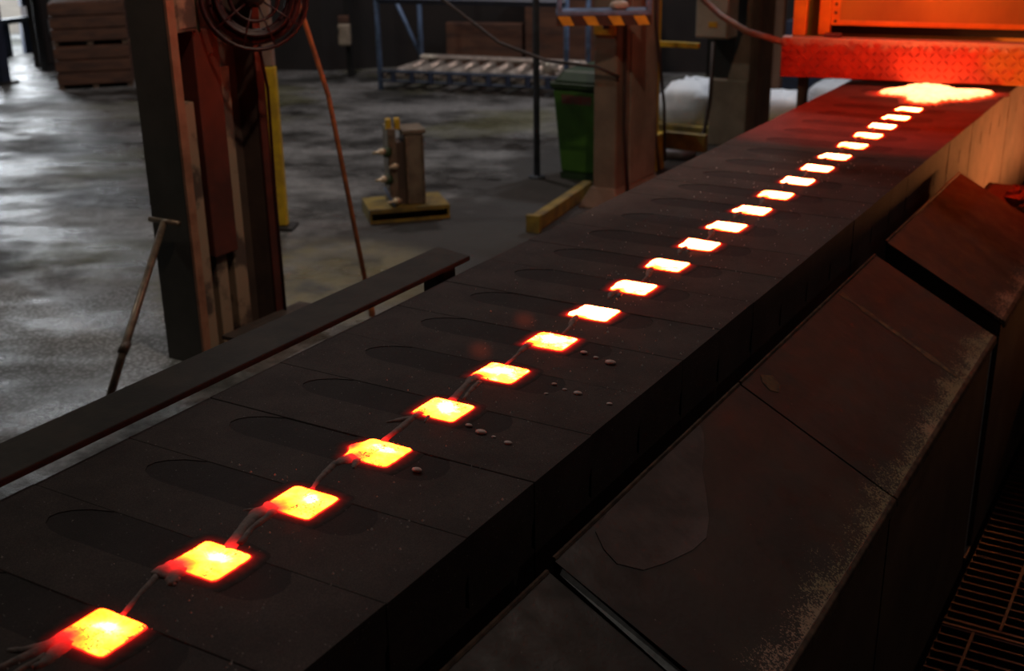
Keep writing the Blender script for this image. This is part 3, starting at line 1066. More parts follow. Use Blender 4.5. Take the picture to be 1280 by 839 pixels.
MB().box(-.615, -.6, 2.6, 5.93, -1.43, GZ - .03).build('bearer', M['grate'], gr)
pit = MB().box(-1.1, 6, -5, 7.2, -1.95, -1.9).box(-1.14, -1.1, -5, 5.96, -1.95, FZ - .001).box(-1.1, 6, 5.96, 6.0, -1.95, FZ - .001).box(6, 6.05, -5, 6, -1.95, FZ).box(-1.1, 6, -5.05, -5, -1.95, FZ)
tag(pit.build('trim_1', M['black']), kind='structure')
for (x, y, lb, s) in ((-.18, 4.75, 'larger crumpled grey scrap lying on the walkway grating', .05), (-.30, 4.28, 'smaller crumpled grey scrap nearer on the walkway grating', .042)):
    d = MB()
    rr = random.Random(int(y * 100))
    nn = 9
    vs = [(0, 0, s * .5)] + [(s * rr.uniform(.6, 1.2) * math.cos(2 * PI * q / nn), s * rr.uniform(.6, 1.2) * math.sin(2 * PI * q / nn), rr.uniform(.0, .018)) for q in range(nn)] + [(0, 0, -.002)]
    d.add(vs, [(0, 1 + q, 1 + (q + 1) % nn) for q in range(nn)] + [(nn + 1, 1 + (q + 1) % nn, 1 + q) for q in range(nn)])
    o = d.build('crumpled_scrap', M['paper'])
    o.location = (x, y, GZ + .006)
    tag(o, lb, 'scrap', 'scraps on the grating')

# ------------------------------------------------------------------ left column with its fittings
col = thing('steel_column', (-4.0, 4.0, FZ), 'big dark H-section steel column with orange edges, left of the line', 'column')
MB().box(-4.14, -3.915, 3.745, 3.785, FZ, 8).build('near_flange', M['col_dark'], col)
MB().box(-3.915, -3.90, 3.743, 3.787, FZ, 8).build('flange_edge', M['col_edge'], col)  # thin orange-brown strip along the near flange edge
MB().box(-4.04, -4.02, 3.785, 4.245, FZ, 8).build('web', M['col_brown'], col)
MB().box(-4.14, -3.90, 4.245, 4.285, FZ, 8).build('far_flange', M['col_brown'], col)
MB().box(-3.90, -3.892, 4.240, 4.290, FZ, 8).build('flange_edge', M['dull_red'], col)
MB().box(-4.02, -3.935, 3.79, 3.875, FZ, .30).build('filler_board', M['col_tan'], col, bevel=.004)
MB().box(-4.02, -3.955, 3.93, 4.00, FZ, -.33).build('filler_board', M['col_tan'], col, bevel=.004)
MB().box(-4.02, -3.955, 4.045, 4.13, FZ, .42).build('filler_board', M['col_tan'], col, bevel=.004)
MB().box(-4.02, -3.925, 3.90, 4.05, -.42, .60).build('red_channel', M['dull_red'], col, bevel=.006)
MB().box(-3.90, -3.74, 3.90, 4.36, FZ, -.80).build('base_shoe', M['col_edge'], col, bevel=.006)
MB().box(-3.90, -3.71, 3.86, 4.42, -.80, -.782).build('shoe_plate', M['beam'], col)
jb = thing('junction_box', (-3.93, 3.85, .6), 'tan square junction box fixed high in the dark column', 'box')
MB().box(-4.0, -3.905, 3.79, 3.915, .60, .92).build('box_body', M['col_tan'], jb, bevel=.008)
MB().box(-3.906, -3.900, 3.80, 3.905, .615, .90).build('box_lid', M['col_tan'], jb, bevel=.003)
MB().tube([(-3.95, 3.93, .95), (-3.93, 3.94, .62), (-3.94, 3.945, .56)], .012, 8).build('conduit', M['green_dark'], jb)

# hose reel: red wire cage
rc_ = Vector((-3.76, 4.12, .73))
reel = thing('hose_reel', rc_, 'dark red wire hose reel hanging on the column top', 'hose reel')
ax = Vector((.72, -.66, .12)).normalized()
for off in (-.045, .045):
    mbr = MB()
    for R_ in (.225, .165, .105):
        mbr.torus(rc_ + ax * off, R_, .006 if R_ < .2 else .009, ax, 32, 6)
    mbr.build('wire_rim', M['red'], reel, True)
u_ = ax.cross(Vector((0, 0, 1))).normalized()
v_ = ax.cross(u_)
for k in range(10):
    a = 2 * PI * k / 10
    d_ = u_ * math.cos(a) + v_ * math.sin(a)
    MB().tube([rc_ + ax * .045 + d_ * .04, rc_ + ax * .048 + d_ * .225], .0045, 6).build('spoke', M['red'], reel, True)
mbh = MB()
for q in range(4):
    mbh.torus(rc_ + ax * (-.032 + q * .021), .150 + .012 * (q % 2), .013, ax, 30, 8)
mbh.torus(rc_, .19, .016, ax, 30, 8)
mbh.build('coiled_hose', M['red'], reel, True)
MB().tube([rc_ - ax * .06, rc_ + ax * .06], .045, 14).build('hub', M['black'], reel, True)
MB().tube([rc_ - ax * .05, rc_ + Vector((-.15, .10, 0))], .02, 8).build('bracket', M['black'], reel, True)
MB().tube([rc_ + Vector((-.02, .03, -.205)), (-3.86, 4.272, .30), (-3.872, 4.275, -.2), (-3.872, 4.278, -.78)], .007, 8).build('hanging_hose', M['red'], reel, True)

# leaning rusty rod and T-handled tool
rod = thing('rusty_rod', (-3.65, 4.68, FZ), 'long thin orange-rusted rod leaning upright right of the column', 'rod')
MB().tube([(-3.65, 4.68, FZ), (-3.80, 4.63, .22), (-3.985, 4.565, .95), (-4.15, 4.5, 1.6)], .0125, 10).build('rod_shaft', M['rust'], rod, True)
MB().tube([(-3.65, 4.68, FZ), (-3.657, 4.677, FZ + .09)], .017, 10).build('rod_tip', M['rust'], rod, True)
tt = thing('t_handle_tool', (-3.83, 3.06, FZ), 'brown steel T-handled bar leaning against the dark column face', 'tool')
MB().tube([(-3.83, 3.06, FZ), (-3.90, 3.29, -.65), (-4.028, 3.71, -.215)], [.016, .017, .015], 10).build('shaft', M['tool'], tt, True)
MB().tube([(-4.118, 3.712, -.213), (-3.94, 3.716, -.213)], .012, 10).build('cross_handle', M['tool'], tt, True)
MB().tube([(-3.893, 3.268, -.665), (-3.906, 3.312, -.635)], .021, 10).build('collar', M['lip'], tt, True)

# yellow guard post behind the column
gy = thing('guard_post', (-5.2, 5.75, FZ), 'yellow flat guard post with a bare tan top behind the column', 'post')
MB().box(-5.255, -5.135, 5.72, 5.78, FZ + .02, .13, rz=.45).build('painted_shaft', M['yellow'], gy, bevel=.01)
MB().box(-5.25, -5.14, 5.722, 5.778, .13, .62, rz=.45).build('bare_top', M['tan_cap'], gy, bevel=.01)
MB().box(-5.30, -5.09, 5.66, 5.84, FZ, FZ + .02, rz=.45).build('foot_plate', M['black'], gy)

# ------------------------------------------------------------------ bolted pattern stand on the floor
sd = thing('pattern_stand', (0, 0, 0), 'upright bolted iron pattern plates on a low yellow-edged tray on the floor', 'stand')
MB().box(0, .53, 0, .36, .075, .09).build('tray_top', M['yellow_dim'], sd)
MB().box(0, .53, -.012, 0, .066, .092).build('tray_rim', M['yellow_dim'], sd)
MB().box(0, .53, -.012, 0, 0, .02).build('tray_rim', M['yellow_dim'], sd)
for x in (0, .515):
    MB().box(x, x + .015, 0, .36, 0, .075).build('tray_side', M['yellow_dim'], sd)
MB().box(.02, .51, .06, .30, .0, .075).build('tray_core', M['black'], sd)
MB().box(.150, .205, .07, .27, .09, .60).build('plate', M['casting'], sd, bevel=.006)
MB().box(.158, .182, .06, .07, .12, .56).build('plate_rib', M['tool'], sd, bevel=.003)
MB().box(.205, .262, .10, .25, .09, .50).build('dark_spacer', M['col_brown'], sd)
MB().box(.262, .385, .07, .27, .09, .555).build('core_block', M['casting'], sd, bevel=.008)
for x in (.264, .371):
    MB().box(x, x + .014, .058, .072, .10, .54).build('block_rib', M['tool'], sd, bevel=.003)
MB().box(.245, .400, .06, .28, .555, .585).build('top_plate', M['casting'], sd, bevel=.005)
for x in (.165, .222):
    MB().box(x - .018, x + .018, .08, .13, .585, .66).build('yellow_clamp', M['yellow'], sd, bevel=.008)
for (x, z, L, gh) in ((.13, .46, .085, 1), (.20, .36, .05, 0), (.13, .28, .075, 1), (.21, .13, .085, 0)):
    MB().tube([(x - L, .02, z), (x + .01, .055, z)], .010, 8).build('bolt', M['brass'], sd, True)
    MB().tube([(x - L * .45, .038, z), (x - .005, .052, z)], .022, 8).build('bolt_head', M['brass'], sd, True)
    if gh:
        MB().tube([(x - .005, .06, z - .01), (x + .03, .075, z - .01)], .034, 10).build('green_collar', M['green_dark'], sd, True)
MB().tube([(.11, .02, .23), (.185, .04, .06)], .009, 8).build('blue_lever', M['blue'], sd, True)
sd.location = (-4.73, 6.10, FZ)
sd.rotation_euler = (0, 0, math.radians(45.7))

# ------------------------------------------------------------------ blue roller rack in the middle distance
rk = thing('roller_rack', (-7.2, 11.2, FZ), 'blue steel roller rack standing on the floor before the dark back wall', 'rack')
A0, A1 = Vector((-7.88, 10.48, 0)), Vector((-5.85, 10.86, 0))
B0, B1 = Vector((-7.93, 11.32, 0)), Vector((-6.0, 11.62, 0))


def L3(p, q, t, z):
    r_ = p.lerp(q, t)
    return (r_.x, r_.y, z)


for p in (A0, B0, A1, B1):
    MB().tube([(p.x, p.y, FZ), (p.x, p.y, .55)], .028, 8).build('upright', M['blue'], rk, True)
MB().tube([L3(B0, B0, 0, -.66), (B0.x - .34, B0.y - .05, .05)], .022, 8).build('brace', M['blue'], rk, True)
MB().tube([L3(A0, A1, 0, .04), L3(A0, A1, 1, .04)], .05, 4).build('top_rail', M['blue_dark'], rk)
MB().tube([L3(B0, B1, 0, .04), L3(B0, B1, 1, .04)], .05, 4).build('top_rail', M['blue_dark'], rk)
MB().tube([L3(A0, A1, 0, -.80), L3(A0, A1, 1, -.80)], .018, 6).build('front_rail', M['blue_dark'], rk)
MB().tube([L3(A0, A1, 0, -.70), L3(A0, A1, 1, -.70)], .022, 6).build('front_rail', M['blue_dark'], rk)
MB().tube([L3(B0, B1, 0, -.66), L3(B0, B1, 1, -.66)], .035, 6).build('back_rail', M['chrome'], rk)
for k in range(10):
    t_ = .03 + k * .104
    a, b_ = A0.lerp(A1, t_), B0.lerp(B1, t_)
    MB().tube([(a.x, a.y + .03, -.765), (b_.x, b_.y - .03, -.735)], .062, 12).build('roller', M['chrome'], rk, True)
    MB().tube([(a.x + .1, a.y, -.81), (a.x + .1, a.y, -.69)], .03, 6).build('web_plate', M['blue_dark'], rk)
for k, (t_, s_) in enumerate(((.80, .09), (.93, .06))):
    p = A0.lerp(A1, t_) + Vector((.1, .3, 0))
    o = MB().lathe([(s_, 0), (s_, .1), (s_ * .6, .12)], (0, 0, 0), 12).build('metal_can', M['chrome'], None, True)
    o.location = (p.x, p.y, -.68)
    tag(o, ('larger', 'smaller')[k] + ' bright metal can on the right end of the roller rack', 'can', 'cans on the rack')
# dark brown boards stacked behind the rack
for k, (x, y, wd, z0, h, lb) in enumerate(((-7.55, 12.0, .9, FZ, .55, 'lower dark brown panel standing behind the left of the rack'),
                                           (-6.45, 12.3, 1.3, FZ, 1.02, 'dark brown panel standing behind the right of the rack'))):
    o = MB().box(x - wd / 2, x + wd / 2, y, y + .12, z0, z0 + h, 0, .28).build('leaning_board', M['crate'], None, bevel=.01)
    tag(o, lb, 'panel', 'panels behind the rack')

# grey box and floor jug near the back
ju = thing('pale_box', (-8.72, 11.0, FZ), 'small pale box hung on a dark post left of the blue rack', 'box')
MB().box(-8.76, -8.70, 11.04, 11.10, FZ, 1.6).build('dark_post', M['black'], ju)
MB().box(-8.80, -8.66, 10.94, 11.04, -.545, -.30, rz=.5).build('box_body', M['jug'], ju, bevel=.025)
MB().tube([(-8.78, 10.93, -.37), (-8.765, 10.90, -.37)], .022, 10).build('dark_knob', M['black'], ju)
MB().box(-8.79, -8.67, 10.95, 11.03, -.30, -.22, rz=.5).build('box_top', M['crate'], ju, bevel=.01)

# crates by the door
for k, (z0, lb) in enumerate(((FZ, 'lower brown board crate of the stack right of the bright door'), (FZ + .46, 'upper brown board crate of the stack right of the bright door'))):
    ct = thing('board_crate', (0, 0, 0), lb, 'crate', 'board crates near the door')
    MB().box(.02, .76, .02, .70, .04, .455).build('crate_body', M['crate'], ct)
    for q in range(3):
        zz = .05 + q * .135
        MB().box(0, .78, 0, .02, zz, zz + .12).build('board', M['crate'], ct, bevel=.004)
        MB().box(.76, .78, .02, .72, zz, zz + .12).build('board', M['crate'], ct, bevel=.004)
        MB().box(0, .02, .02, .72, zz, zz + .12).build('board', M['crate'], ct, bevel=.004)
    for xx in (0.0, .36, .72):
        MB().box(xx, xx + .06, .01, .71, 0, .04).build('skid', M['wood'], ct)
    ct.location = (-11.06, 8.92, z0)
    ct.rotation_euler = (0, 0, math.radians(45 + 1.5 * k))
# dark cabinet silhouette beside the door and the white roll on it
cb = thing('dark_cabinet', (-12.6, 9.75, FZ), 'dark cabinet standing in front of the right side of the bright door', 'cabinet')
MB().box(-12.42, -12.30, 9.80, 10.04, FZ, 1.2).build('cabinet_body', M['black'], cb, bevel=.01)
MB().box(-12.30, -12.28, 9.81, 10.03, FZ + .1, 1.1).build('cabinet_door', M['wall'], cb)
MB().tube([(-12.25, 9.90, -.50), (-12.25, 9.90, -.30)], .03, 10).build('white_roll', M['greycloth'], cb, True)
ps = thing('dark_post', (-12.0, 9.0, FZ), 'dark steel post standing in front of the bright door at far left', 'post')
MB().box(-12.06, -11.95, 8.90, 9.01, FZ, 1.8).build('post_shaft', M['blue_dark'], ps)
MB().box(-12.12, -11.89, 8.84, 9.07, FZ, FZ + .03).build('foot_plate', M['black'], ps)

# ------------------------------------------------------------------ pipe, bin, pillars
pp_ = thing('standing_pipe', (-4.41, 7.73, FZ), 'thin grey-blue pipe standing on the floor left of the green bin', 'pipe')
MB().tube([(-4.41, 7.73, FZ), (-4.41, 7.73, 3.5)], .024, 12).build('pipe_shaft', M['pole'], pp_, True)
MB().lathe([(.06, 0), (.06, .015), (.03, .02)], (-4.41, 7.73, FZ), 12).build('pipe_flange', M['pole'], pp_)

gb = thing('green_bin', (-4.02, 8.05, FZ), 'green plastic waste bin on the floor between the pipe and the concrete pillar', 'bin')


def taper(x0, x1, y0, y1, z0, z1, gx, gy_):
    return MB().add([(x0, y0, z0), (x1, y0, z0), (x1, y1, z0), (x0, y1, z0), (x0 - gx, y0 - gy_, z1), (x1 + gx, y0 - gy_, z1), (x1 + gx, y1 + gy_, z1), (x0 - gx, y1 + gy_, z1)],
                    [(0, 3, 2, 1), (4, 5, 6, 7), (0, 1, 5, 4), (1, 2, 6, 5), (2, 3, 7, 6), (3, 0, 4, 7)])


taper(-4.25, -3.86, 7.80, 8.28, FZ + .05, -.235, .045, .04).build('bin_body', M['green'], gb, bevel=.02)
taper(-4.30, -3.80, 7.745, 8.335, -.235, -.19, .01, .01).build('bin_rim', M['green_dark'], gb, bevel=.01)
taper(-4.29, -3.81, 7.75, 8.33, -.19, -.10, -.06, -.06).build('bin_lid', M['green_dark'], gb, bevel=.02)
MB().add([(-4.22, 7.7665, -.34), (-3.98, 7.7665, -.34), (-3.98, 7.7615, -.275), (-4.22, 7.7615, -.275), (-4.22, 7.78, -.34), (-3.98, 7.78, -.34), (-3.98, 7.78, -.275), (-4.22, 7.78, -.275)],
         [(0, 1, 2, 3), (4, 7, 6, 5), (0, 4, 5, 1), (1, 5, 6, 2), (2, 6, 7, 3), (3, 7, 4, 0)]).build('bin_label', M['label'], gb)
for x in (-4.22, -3.90):
    MB().tube([(x, 8.24, FZ + .06), (x + .04, 8.24, FZ + .06)], .06, 14).build('bin_wheel', M['black'], gb)
MB().box(-4.25, -3.86, 7.80, 8.0, FZ, FZ + .05).build('bin_foot', M['green_dark'], gb)

pa = thing('concrete_pillar', (-3.57, 7.5, FZ), 'brown concrete pillar with flared foot and hanging cables beside the green bin', 'pillar', 'concrete pillars left of the line')
MB().box(-3.66, -3.49, 7.17, 7.78, FZ + .12, 8).build('pillar_shaft', M['concrete'], pa, bevel=.012)
taper(-3.74, -3.42, 7.10, 7.85, FZ, FZ + .14, -.07, -.06).build('flared_foot', M['concrete'], pa, bevel=.01)
MB().box(-3.488, -3.478, 7.36, 7.78, FZ + .13, 8).build('pale_strip', M['concrete2'], pa)
MB().box(-3.655, -3.50, 7.155, 7.17, .24, .30).build('orange_block', M['stripe_yellow'], pa, bevel=.004)
for k, (pts, lb) in enumerate((([(-3.474, 7.26, .9), (-3.470, 7.25, .2), (-3.466, 7.24, -.35), (-3.44, 7.27, -.86)], 'dark cable hanging straight down the front corner of the near concrete pillar'),
                               ([(-3.468, 7.66, .9), (-3.462, 7.70, .25), (-3.45, 7.84, -.30), (-3.44, 7.86, -.70)], 'dark cable slanting down the right face of the near concrete pillar'),
                               ([(-5.1, 7.0, .9), (-4.75, 7.02, .45), (-4.3, 7.04, .17), (-3.95, 7.06, .07), (-3.60, 7.09, .05), (-3.47, 7.16, -.02)], 'dark looping cable slung from the left to the near concrete pillar'))):
    o = MB().tube(pts, .011, 8).build('hanging_cable', M['cable'], None, True)
    tag(o, lb, 'cable')

kb = thing('yellow_kerb', (0, 0, 0), 'low grimy yellow kerb rail on the floor before the near concrete pillar', 'kerb')
MB().box(-.07, 0, .04, 1.05, 0, .10).build('kerb_rail', M['yellow_dim'], kb, bevel=.01)
MB().box(-.08, .01, 0, .04, 0, .11).build('kerb_end', M['yellow_dim'], kb)
kb.location = (-3.66, 6.42, FZ)
kb.rotation_euler = (0, 0, math.radians(8.0))

# striped shelf on the pillar
sh = thing('striped_shelf', (0, 0, 0), 'blue framed shelf with amber and black hazard stripes on the near pillar', 'shelf')
MB().box(0, .585, 0, .20, .058, .085).build('shelf_tray', M['blue'], sh, bevel=.004)
for x in (0, .55):
    MB().box(x, x + .035, 0, .03, .085, .8).build('shelf_upright', M['blue'], sh, bevel=.004)
MB().box(0, .585, -.008, 0, -.002, .058).build('stripe_board', M['stripe_black'], sh)
for k in range(4):
    x = .005 + k * .155
    MB().prism([(x, .056), (x + .075, .056), (x + .105, .0), (x + .035, .0)], 'y', -.014, -.008).build('hazard_stripe', M['stripe_yellow'], sh)
MB().box(.30, .34, .20, .26, -.05, .08).build('shelf_bracket', M['blue_dark'], sh)
sh.location = (-3.71, 6.76, .335)
sh.rotation_euler = (0, 0, math.radians(30))
ob = MB().lathe([(.04, 0), (.065, .02), (.05, .045), (.02, .055)], (0, 0, 0), 12).build('pale_lump', M['elbox'], None, True)
ob.location = (-3.41, 7.02, .421)
tag(ob, 'pale rounded lump lying on the blue striped shelf', 'lump')

# yellow rail frame
yf = thing('yellow_rail_frame', (-3.75, 8.5, FZ), 'bright yellow rail frame with a rung, standing between the two concrete pillars', 'rail')
MB().box(-3.775, -3.735, 8.33, 8.40, -.62, 2.2).build('rail_post', M['yellow'], yf, bevel=.005)
MB().box(-3.735, -3.42, 8.35, 8.385, .02, .06).build('rail_rung', M['yellow'], yf, bevel=.004)
MB().box(-3.80, -3.70, 8.31, 8.45, FZ, -.62).build('base_box', M['yellow'], yf, bevel=.006)
MB().box(-3.70, -3.36, 8.40, 8.46, -.74, -.61).build('base_rail', M['yellow_dim'], yf, bevel=.006)
o = MB().tube([(-3.70, 8.25, .7), (-3.70, 8.24, -.2), (-3.69, 8.25, -.60), (-3.66, 8.26, -.88)], .009, 8).build('hanging_cable', M['cable'], None, True)
tag(o, 'thin dark cable hanging along the yellow rail post', 'cable')
o = MB().tube([(-3.62, 9.14, -.03), (-3.61, 9.10, -.45), (-3.63, 9.05, -.72), (-3.68, 9.00, -.80)], .018, 8).build('hanging_cable', M['cable'], None, True)
tag(o, 'thick dark cable dropping from under the beige electric box', 'cable')

pb = thing('concrete_pillar', (-3.55, 9.6, FZ), 'farther pale concrete pillar carrying the beige electric box', 'pillar', 'concrete pillars left of the line')
MB().box(-3.74, -3.42, 9.40, 9.95, FZ, -.36).build('pillar_base', M['concrete2'], pb, bevel=.01)
MB().prism([(-3.60, -.36), (-3.42, -.36), (-3.42, 8), (-3.46, 8), (-3.46, .1)], 'y', 9.42, 9.95).build('pillar_shaft', M['concrete2'], pb)
MB().box(-3.418, -3.41, 9.62, 9.95, FZ, 8).build('brown_face', M['concrete'], pb)
MB().box(-3.80, -3.56, 9.46, 9.9, -.35, .6).build('dark_bracket', M['black'], pb)
eb = thing('electric_box', (-3.64, 9.3, 0), 'beige electric box with a yellow sticker on the farther pillar', 'electric box')
MB().box(-3.80, -3.53, 9.20, 9.42, -.015, .55).build('box_body', M['elbox'], eb, bevel=.01)
MB().box(-3.79, -3.54, 9.19, 9.20, .0, .54).build('box_door', M['elbox'], eb, bevel=.004)
MB().lathe([(.035, 0), (.035, .004)], (0, 0, 0), 14)
MB().box(-3.685, -3.615, 9.184, 9.19, .075, .115).build('yellow_sticker', M['stripe_yellow'], eb)
MB().tube([(-3.535, 9.19, .2), (-3.535, 9.19, .5)], .008, 8).build('door_handle', M['chrome'], eb)

# timber posts, white mounds in place of outdoor light, grey sack
for k, (x, lb) in enumerate(((-3.90, 'left one of two brown timber planks standing behind the farther pillar'), (-3.755, 'right one of two brown timber planks standing behind the farther pillar'))):
    o = MB().box(x - .07, x + .07, 10.98, 11.06, FZ, 3).build('timber_plank', M['wood'], None, bevel=.006)
    tag(o, lb, 'plank', 'timber planks')


def mound(name, cx, cy, z0, sx_, sy_, sz, m_, seed):
    rr_ = random.Random(seed)
    mb_ = MB()
    nu, nv = 14, 7
    vs_, fs_ = [], []
    for j in range(nv + 1):
        ph = j / nv * PI / 2
        for i_ in range(nu):
            a = 2 * PI * i_ / nu
            ex = lambda q: math.copysign(abs(q) ** .55, q)
            k_ = 1 + rr_.uniform(-.07, .07)
            vs_.append((cx + ex(math.cos(a)) * ex(math.cos(ph)) * sx_ * k_, cy + ex(math.sin(a)) * ex(math.cos(ph)) * sy_ * k_, z0 + ex(math.sin(ph)) * sz * k_))
    for j in range(nv):
        for i_ in range(nu):
            fs_.append((j * nu + i_, j * nu + (i_ + 1) % nu, (j + 1) * nu + (i_ + 1) % nu, (j + 1) * nu + i_))
    fs_.append(tuple(range(nu))[::-1])
    return mb_.add(vs_, fs_).build(name, m_, None, True)


o = mound('white_mound', -4.10, 9.95, -.80, .26, .30, .33, M['white'], 1)
tag(o, 'white sheeted bale standing in for outdoor light, on a yellow skid between the two concrete pillars', 'mound', 'white mounds in place of outdoor light')
o = MB().box(-4.40, -3.80, 9.60, 10.30, FZ, -.80).build('yellow_skid', M['yellow_dim'], None, bevel=.01)
tag(o, 'grimy yellow skid under the white bale between the pillars', 'skid', 'yellow skids')
o = mound('white_mound', -3.56, 10.72, -.86, .26, .2, .22, M['white'], 2)
tag(o, 'white sheeted bale standing in for outdoor light before the timber planks, left of the machine leg', 'mound', 'white mounds in place of outdoor light')
o = MB().box(-3.86, -3.28, 10.46, 10.95, FZ, -.86).build('yellow_skid', M['yellow_dim'], None, bevel=.01)
tag(o, 'grimy yellow skid under the white bale by the timber planks', 'skid', 'yellow skids')
o = mound('white_mound', -3.36, 11.6, FZ, .2, .3, .24, M['white'], 3)
tag(o, 'farthest white sheeted bale, in place of outdoor light just under the tread plate corner', 'mound', 'white mounds in place of outdoor light')
o = mound('grey_sack', -3.80, 8.86, FZ, .16, .14, .10, M['greycloth'], 4)
tag(o, 'crumpled grey sack on the floor below the yellow base rail', 'sack')
o = MB().box(-4.1, -3.0, 12.3, 12.7, FZ, -.2).build('blue_cabinet', M['blue_dark'], None, bevel=.01)
tag(o, 'dark blue cabinet far behind, seen under the tread plate corner', 'cabinet')

# ------------------------------------------------------------------ pouring machine over the line
ma = thing('pouring_machine', (-1.6, 8.2, FZ), 'orange pouring machine with sooty panel bridging the mould line', 'machine')
PL, PR = Vector((-2.445, 7.28, 0)), Vector((-.55, 7.62, 0))
dv = (PR - PL).normalized()
nv_ = Vector((-dv.y, dv.x, 0))       # away from the camera
ZB, ZTp = .036, .272
ang = math.atan2(dv.y, dv.x)
W_ = (PR - PL).length


def on_plate(s, d, z):
    p = PL + dv * s + nv_ * d
    return (p.x, p.y, z)


def pbox(s0, s1, d0, d1, z0, z1):
    return MB().add([on_plate(s, d, z) for z in (z0, z1) for d in (d0, d1) for s in (s0, s1)],
                    [(0, 2, 3, 1), (4, 5, 7, 6), (0, 1, 5, 4), (2, 6, 7, 3), (0, 4, 6, 2), (1, 3, 7, 5)])


tp = thing('tread_plate_step', PL + Vector((W_ / 2 * dv.x, W_ / 2 * dv.y, 0)), 'dusty orange-red tread plate step hanging across the line above the spill', 'step')
pbox(0, W_, 0, .012, ZB, ZTp).build('face_plate', M['tread'], tp, bevel=.005)
pbox(0, W_, .012, .10, ZTp - .014, ZTp).build('top_plate', M['tread'], tp)
pbox(0, .012, .012, .10, ZB, ZTp - .014).build('end_plate', M['tread'], tp)
td = MB()
nr, pitch_ = 6, .0405
rows = int((ZTp - ZB) / pitch_)
cols = int(W_ / pitch_)
for r_ in range(rows):
    for c_ in range(cols):
        s = (c_ + .5) * pitch_
        z = ZB + .012 + (r_ + .5) * pitch_
        if z > ZTp - .018:
            continue
        a = PI / 4 if (r_ + c_) % 2 == 0 else -PI / 4
        L, wd = .020, .0058
        e1 = (math.cos(a) * L, math.sin(a) * L)
        e2 = (-math.sin(a) * wd, math.cos(a) * wd)
        pts = [(s + e1[0], z + e1[1]), (s + e2[0], z + e2[1]), (s - e1[0], z - e1[1]), (s - e2[0], z - e2[1])]
        td.add([on_plate(p, .0, q) for p, q in pts] + [on_plate(s + e1[0] * .6, -.009, z + e1[1] * .6), on_plate(s - e1[0] * .6, -.009, z - e1[1] * .6)],
               [(0, 1, 4), (0, 4, 3), (1, 2, 5), (1, 5, 4), (2, 3, 5), (3, 4, 5)])
tag(td.build('raised_tread', M['tread'], tp), kind='stuff')

# orange frame and panel behind the step
for s0, s1, d0 in ((.045, .125, .10), (.19, .26, .16)):
    pbox(s0, s1, d0, d0 + .08, ZTp, 2.0).build('frame_post', M['orange'], ma, bevel=.006)
pbox(.26, W_, .20, .225, ZTp + .055, 1.85).build('machine_panel', M['orange_panel'], ma, bevel=.004)
pbox(.26, .31, .19, .2, ZTp + .055, 1.85).build('panel_flange', M['orange'], ma, bevel=.003)
pbox(.26, W_, .26, .5, ZTp, ZTp + .055).build('dark_slot', M['black'], ma)
pbox(.30, W_, .192, .2, ZTp + .055, ZTp + .085).build('panel_rib', M['orange'], ma, bevel=.003)
for k in range(6):
    zz = ZTp + .08 + k * .05
    c0 = Vector(on_plate(.285, .19, zz))
    MB().tube([c0, c0 - nv_ * .006], .009, 8).build('bolt', M['black'], ma)
pbox(.24, .34, .05, .12, ZTp, ZTp + .02).build('red_chock', M['dull_red'], ma, bevel=.004)
pbox(-.04, W_ + .3, .9, 1.0, .02, 1.88).build('rear_panel', M['orange_panel'], ma)
# unseen roof and skirt added to cast the shadow edge; machine legs stand beside the line
MB().box(-2.45, .35, 5.75, 9.6, 1.9, 2.0).build('shade_roof', M['orange_panel'], ma)
MB().box(-2.45, .35, 5.735, 5.75, .80, 2.02).build('shade_skirt', M['orange'], ma)
for x, y in ((-2.68, 8.5), (-.15, 8.9)):
    MB().box(x - .03, x + .03, y - .03, y + .03, FZ, 1.9).build('machine_leg', M['concrete'], ma)
# unseen ladle added above the line as origin of the red glow
la = thing('added_ladle', (-1.52, 7.35, 1.1), 'unseen ladle added under the roof as origin of the red glow', 'ladle')
MB().lathe([(.14, 0), (.20, .05), (.24, .45), (.25, .47), (.22, .47), (.19, .40)], (-1.52, 7.42, 1.12), 24).build('ladle_pot', M['slag'], la, True)
MB().box(-1.57, -1.47, 7.12, 7.24, 1.52, 1.57).build('ladle_lip', M['slag'], la, bevel=.01)
MB().tube([(-1.76, 7.42, 1.4), (-1.76, 7.42, 1.9)], .02, 8).build('ladle_arm', M['black'], la)
MB().tube([(-1.28, 7.42, 1.4), (-1.28, 7.42, 1.9)], .02, 8).build('ladle_arm', M['black'], la)

# hose to the machine
o = MB().tube([(-3.42, 7.9, .72), (-3.25, 7.85, .46), (-3.0, 7.7, .33), (-2.75, 7.5, .265), (-2.452, 7.33, .235)], .02, 10).build('air_hose', M['hose'], None, True)
tag(o, 'brown-orange hose sagging from upper left to the tread plate step', 'hose')

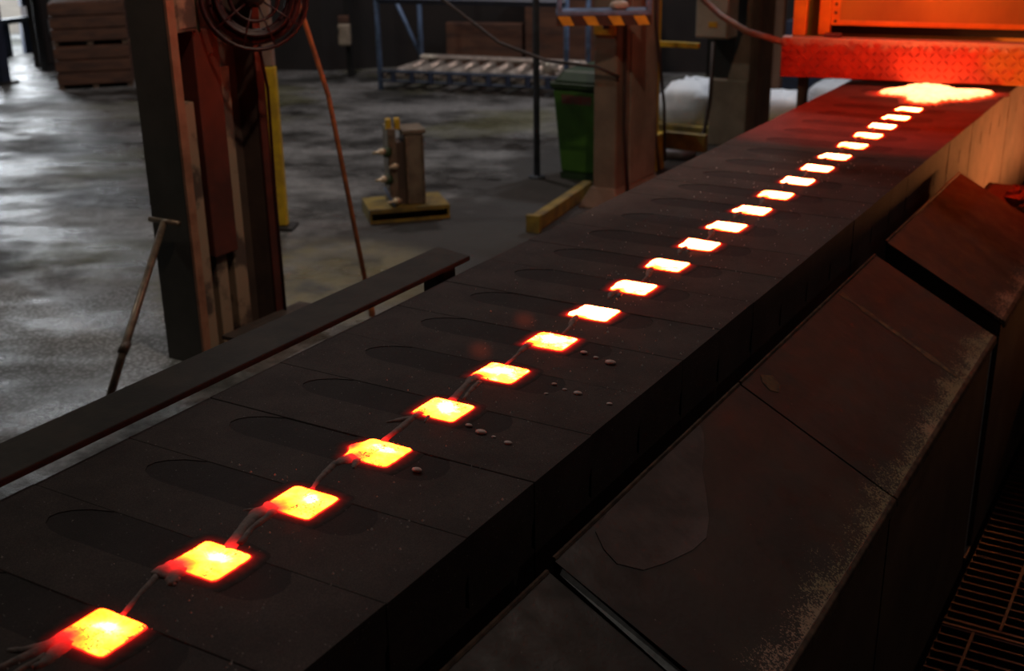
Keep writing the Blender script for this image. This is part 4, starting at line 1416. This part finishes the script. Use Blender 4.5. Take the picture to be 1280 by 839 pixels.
# unseen trough added to light the sand side, and slag right of the line
tr = thing('added_trough', (-.55, 7.7, FZ), 'unseen trough of glowing metal added right of the line to light the sand side', 'trough')
MB().prism([(-.68, -.64), (-.42, -.64), (-.38, -.50), (-.41, -.50), (-.45, -.58), (-.65, -.58), (-.69, -.50), (-.72, -.50)], 'y', 6.9, 8.5).build('trough_body', M['slag'], tr)
q_ = MB()
q_.add([(-.655, 6.95, -.575), (-.445, 6.95, -.575), (-.425, 6.95, -.535), (-.675, 6.95, -.535), (-.655, 8.45, -.575), (-.445, 8.45, -.575), (-.425, 8.45, -.535), (-.675, 8.45, -.535)],
       [(0, 3, 2, 1), (4, 5, 6, 7), (0, 1, 5, 4), (1, 2, 6, 5), (2, 3, 7, 6), (3, 0, 4, 7)])
q_.build('added_trough_metal', M['spill'], tr, heat=[1.05] * 8)
for y in (7.0, 8.35):
    MB().box(-.59, -.51, y, y + .06, FZ, -.64).build('trough_leg', M['beam'], tr)
rr = random.Random(4)
for k, (x, y, z, s, lb) in enumerate(((-.86, 6.24, -.295, .06, 'ragged burnt slag lump just past the farthest hood'), (-.78, 6.40, -.305, .05, 'small slag lump right of the ragged one past the farthest hood'),
                                      (-.70, 6.20, -.285, .07, 'dark slag lump at the right frame edge past the farthest hood'))):
    vs, fs = [], []
    nu, nv = 10, 6
    for j in range(nv + 1):
        ph = -PI / 2 + PI * j / nv
        for i_ in range(nu):
            a = 2 * PI * i_ / nu
            k_ = s * rr.uniform(.65, 1.25)
            vs.append((k_ * math.cos(a) * math.cos(ph), k_ * math.sin(a) * math.cos(ph), k_ * .8 * math.sin(ph)))
    for j in range(nv):
        for i_ in range(nu):
            fs.append((j * nu + i_, j * nu + (i_ + 1) % nu, (j + 1) * nu + (i_ + 1) % nu, (j + 1) * nu + i_))
    o = MB().add(vs, fs).build('slag_lump', M['slag'])
    o.location = (x, y, z)
    tag(o, lb, 'slag', 'slag lumps past the hoods')
lg = thing('slag_ledge', (-.85, 6.5, FZ), 'dark steel ledge carrying the slag lumps past the farthest hood', 'ledge')
MB().box(-1.08, -.45, 5.98, 6.75, -.40, -.36).build('ledge_plate', M['beam'], lg)
for x in (-1.04, -.52):
    MB().box(x - .03, x + .03, 6.3, 6.36, FZ, -.40).build('ledge_leg', M['beam'], lg)
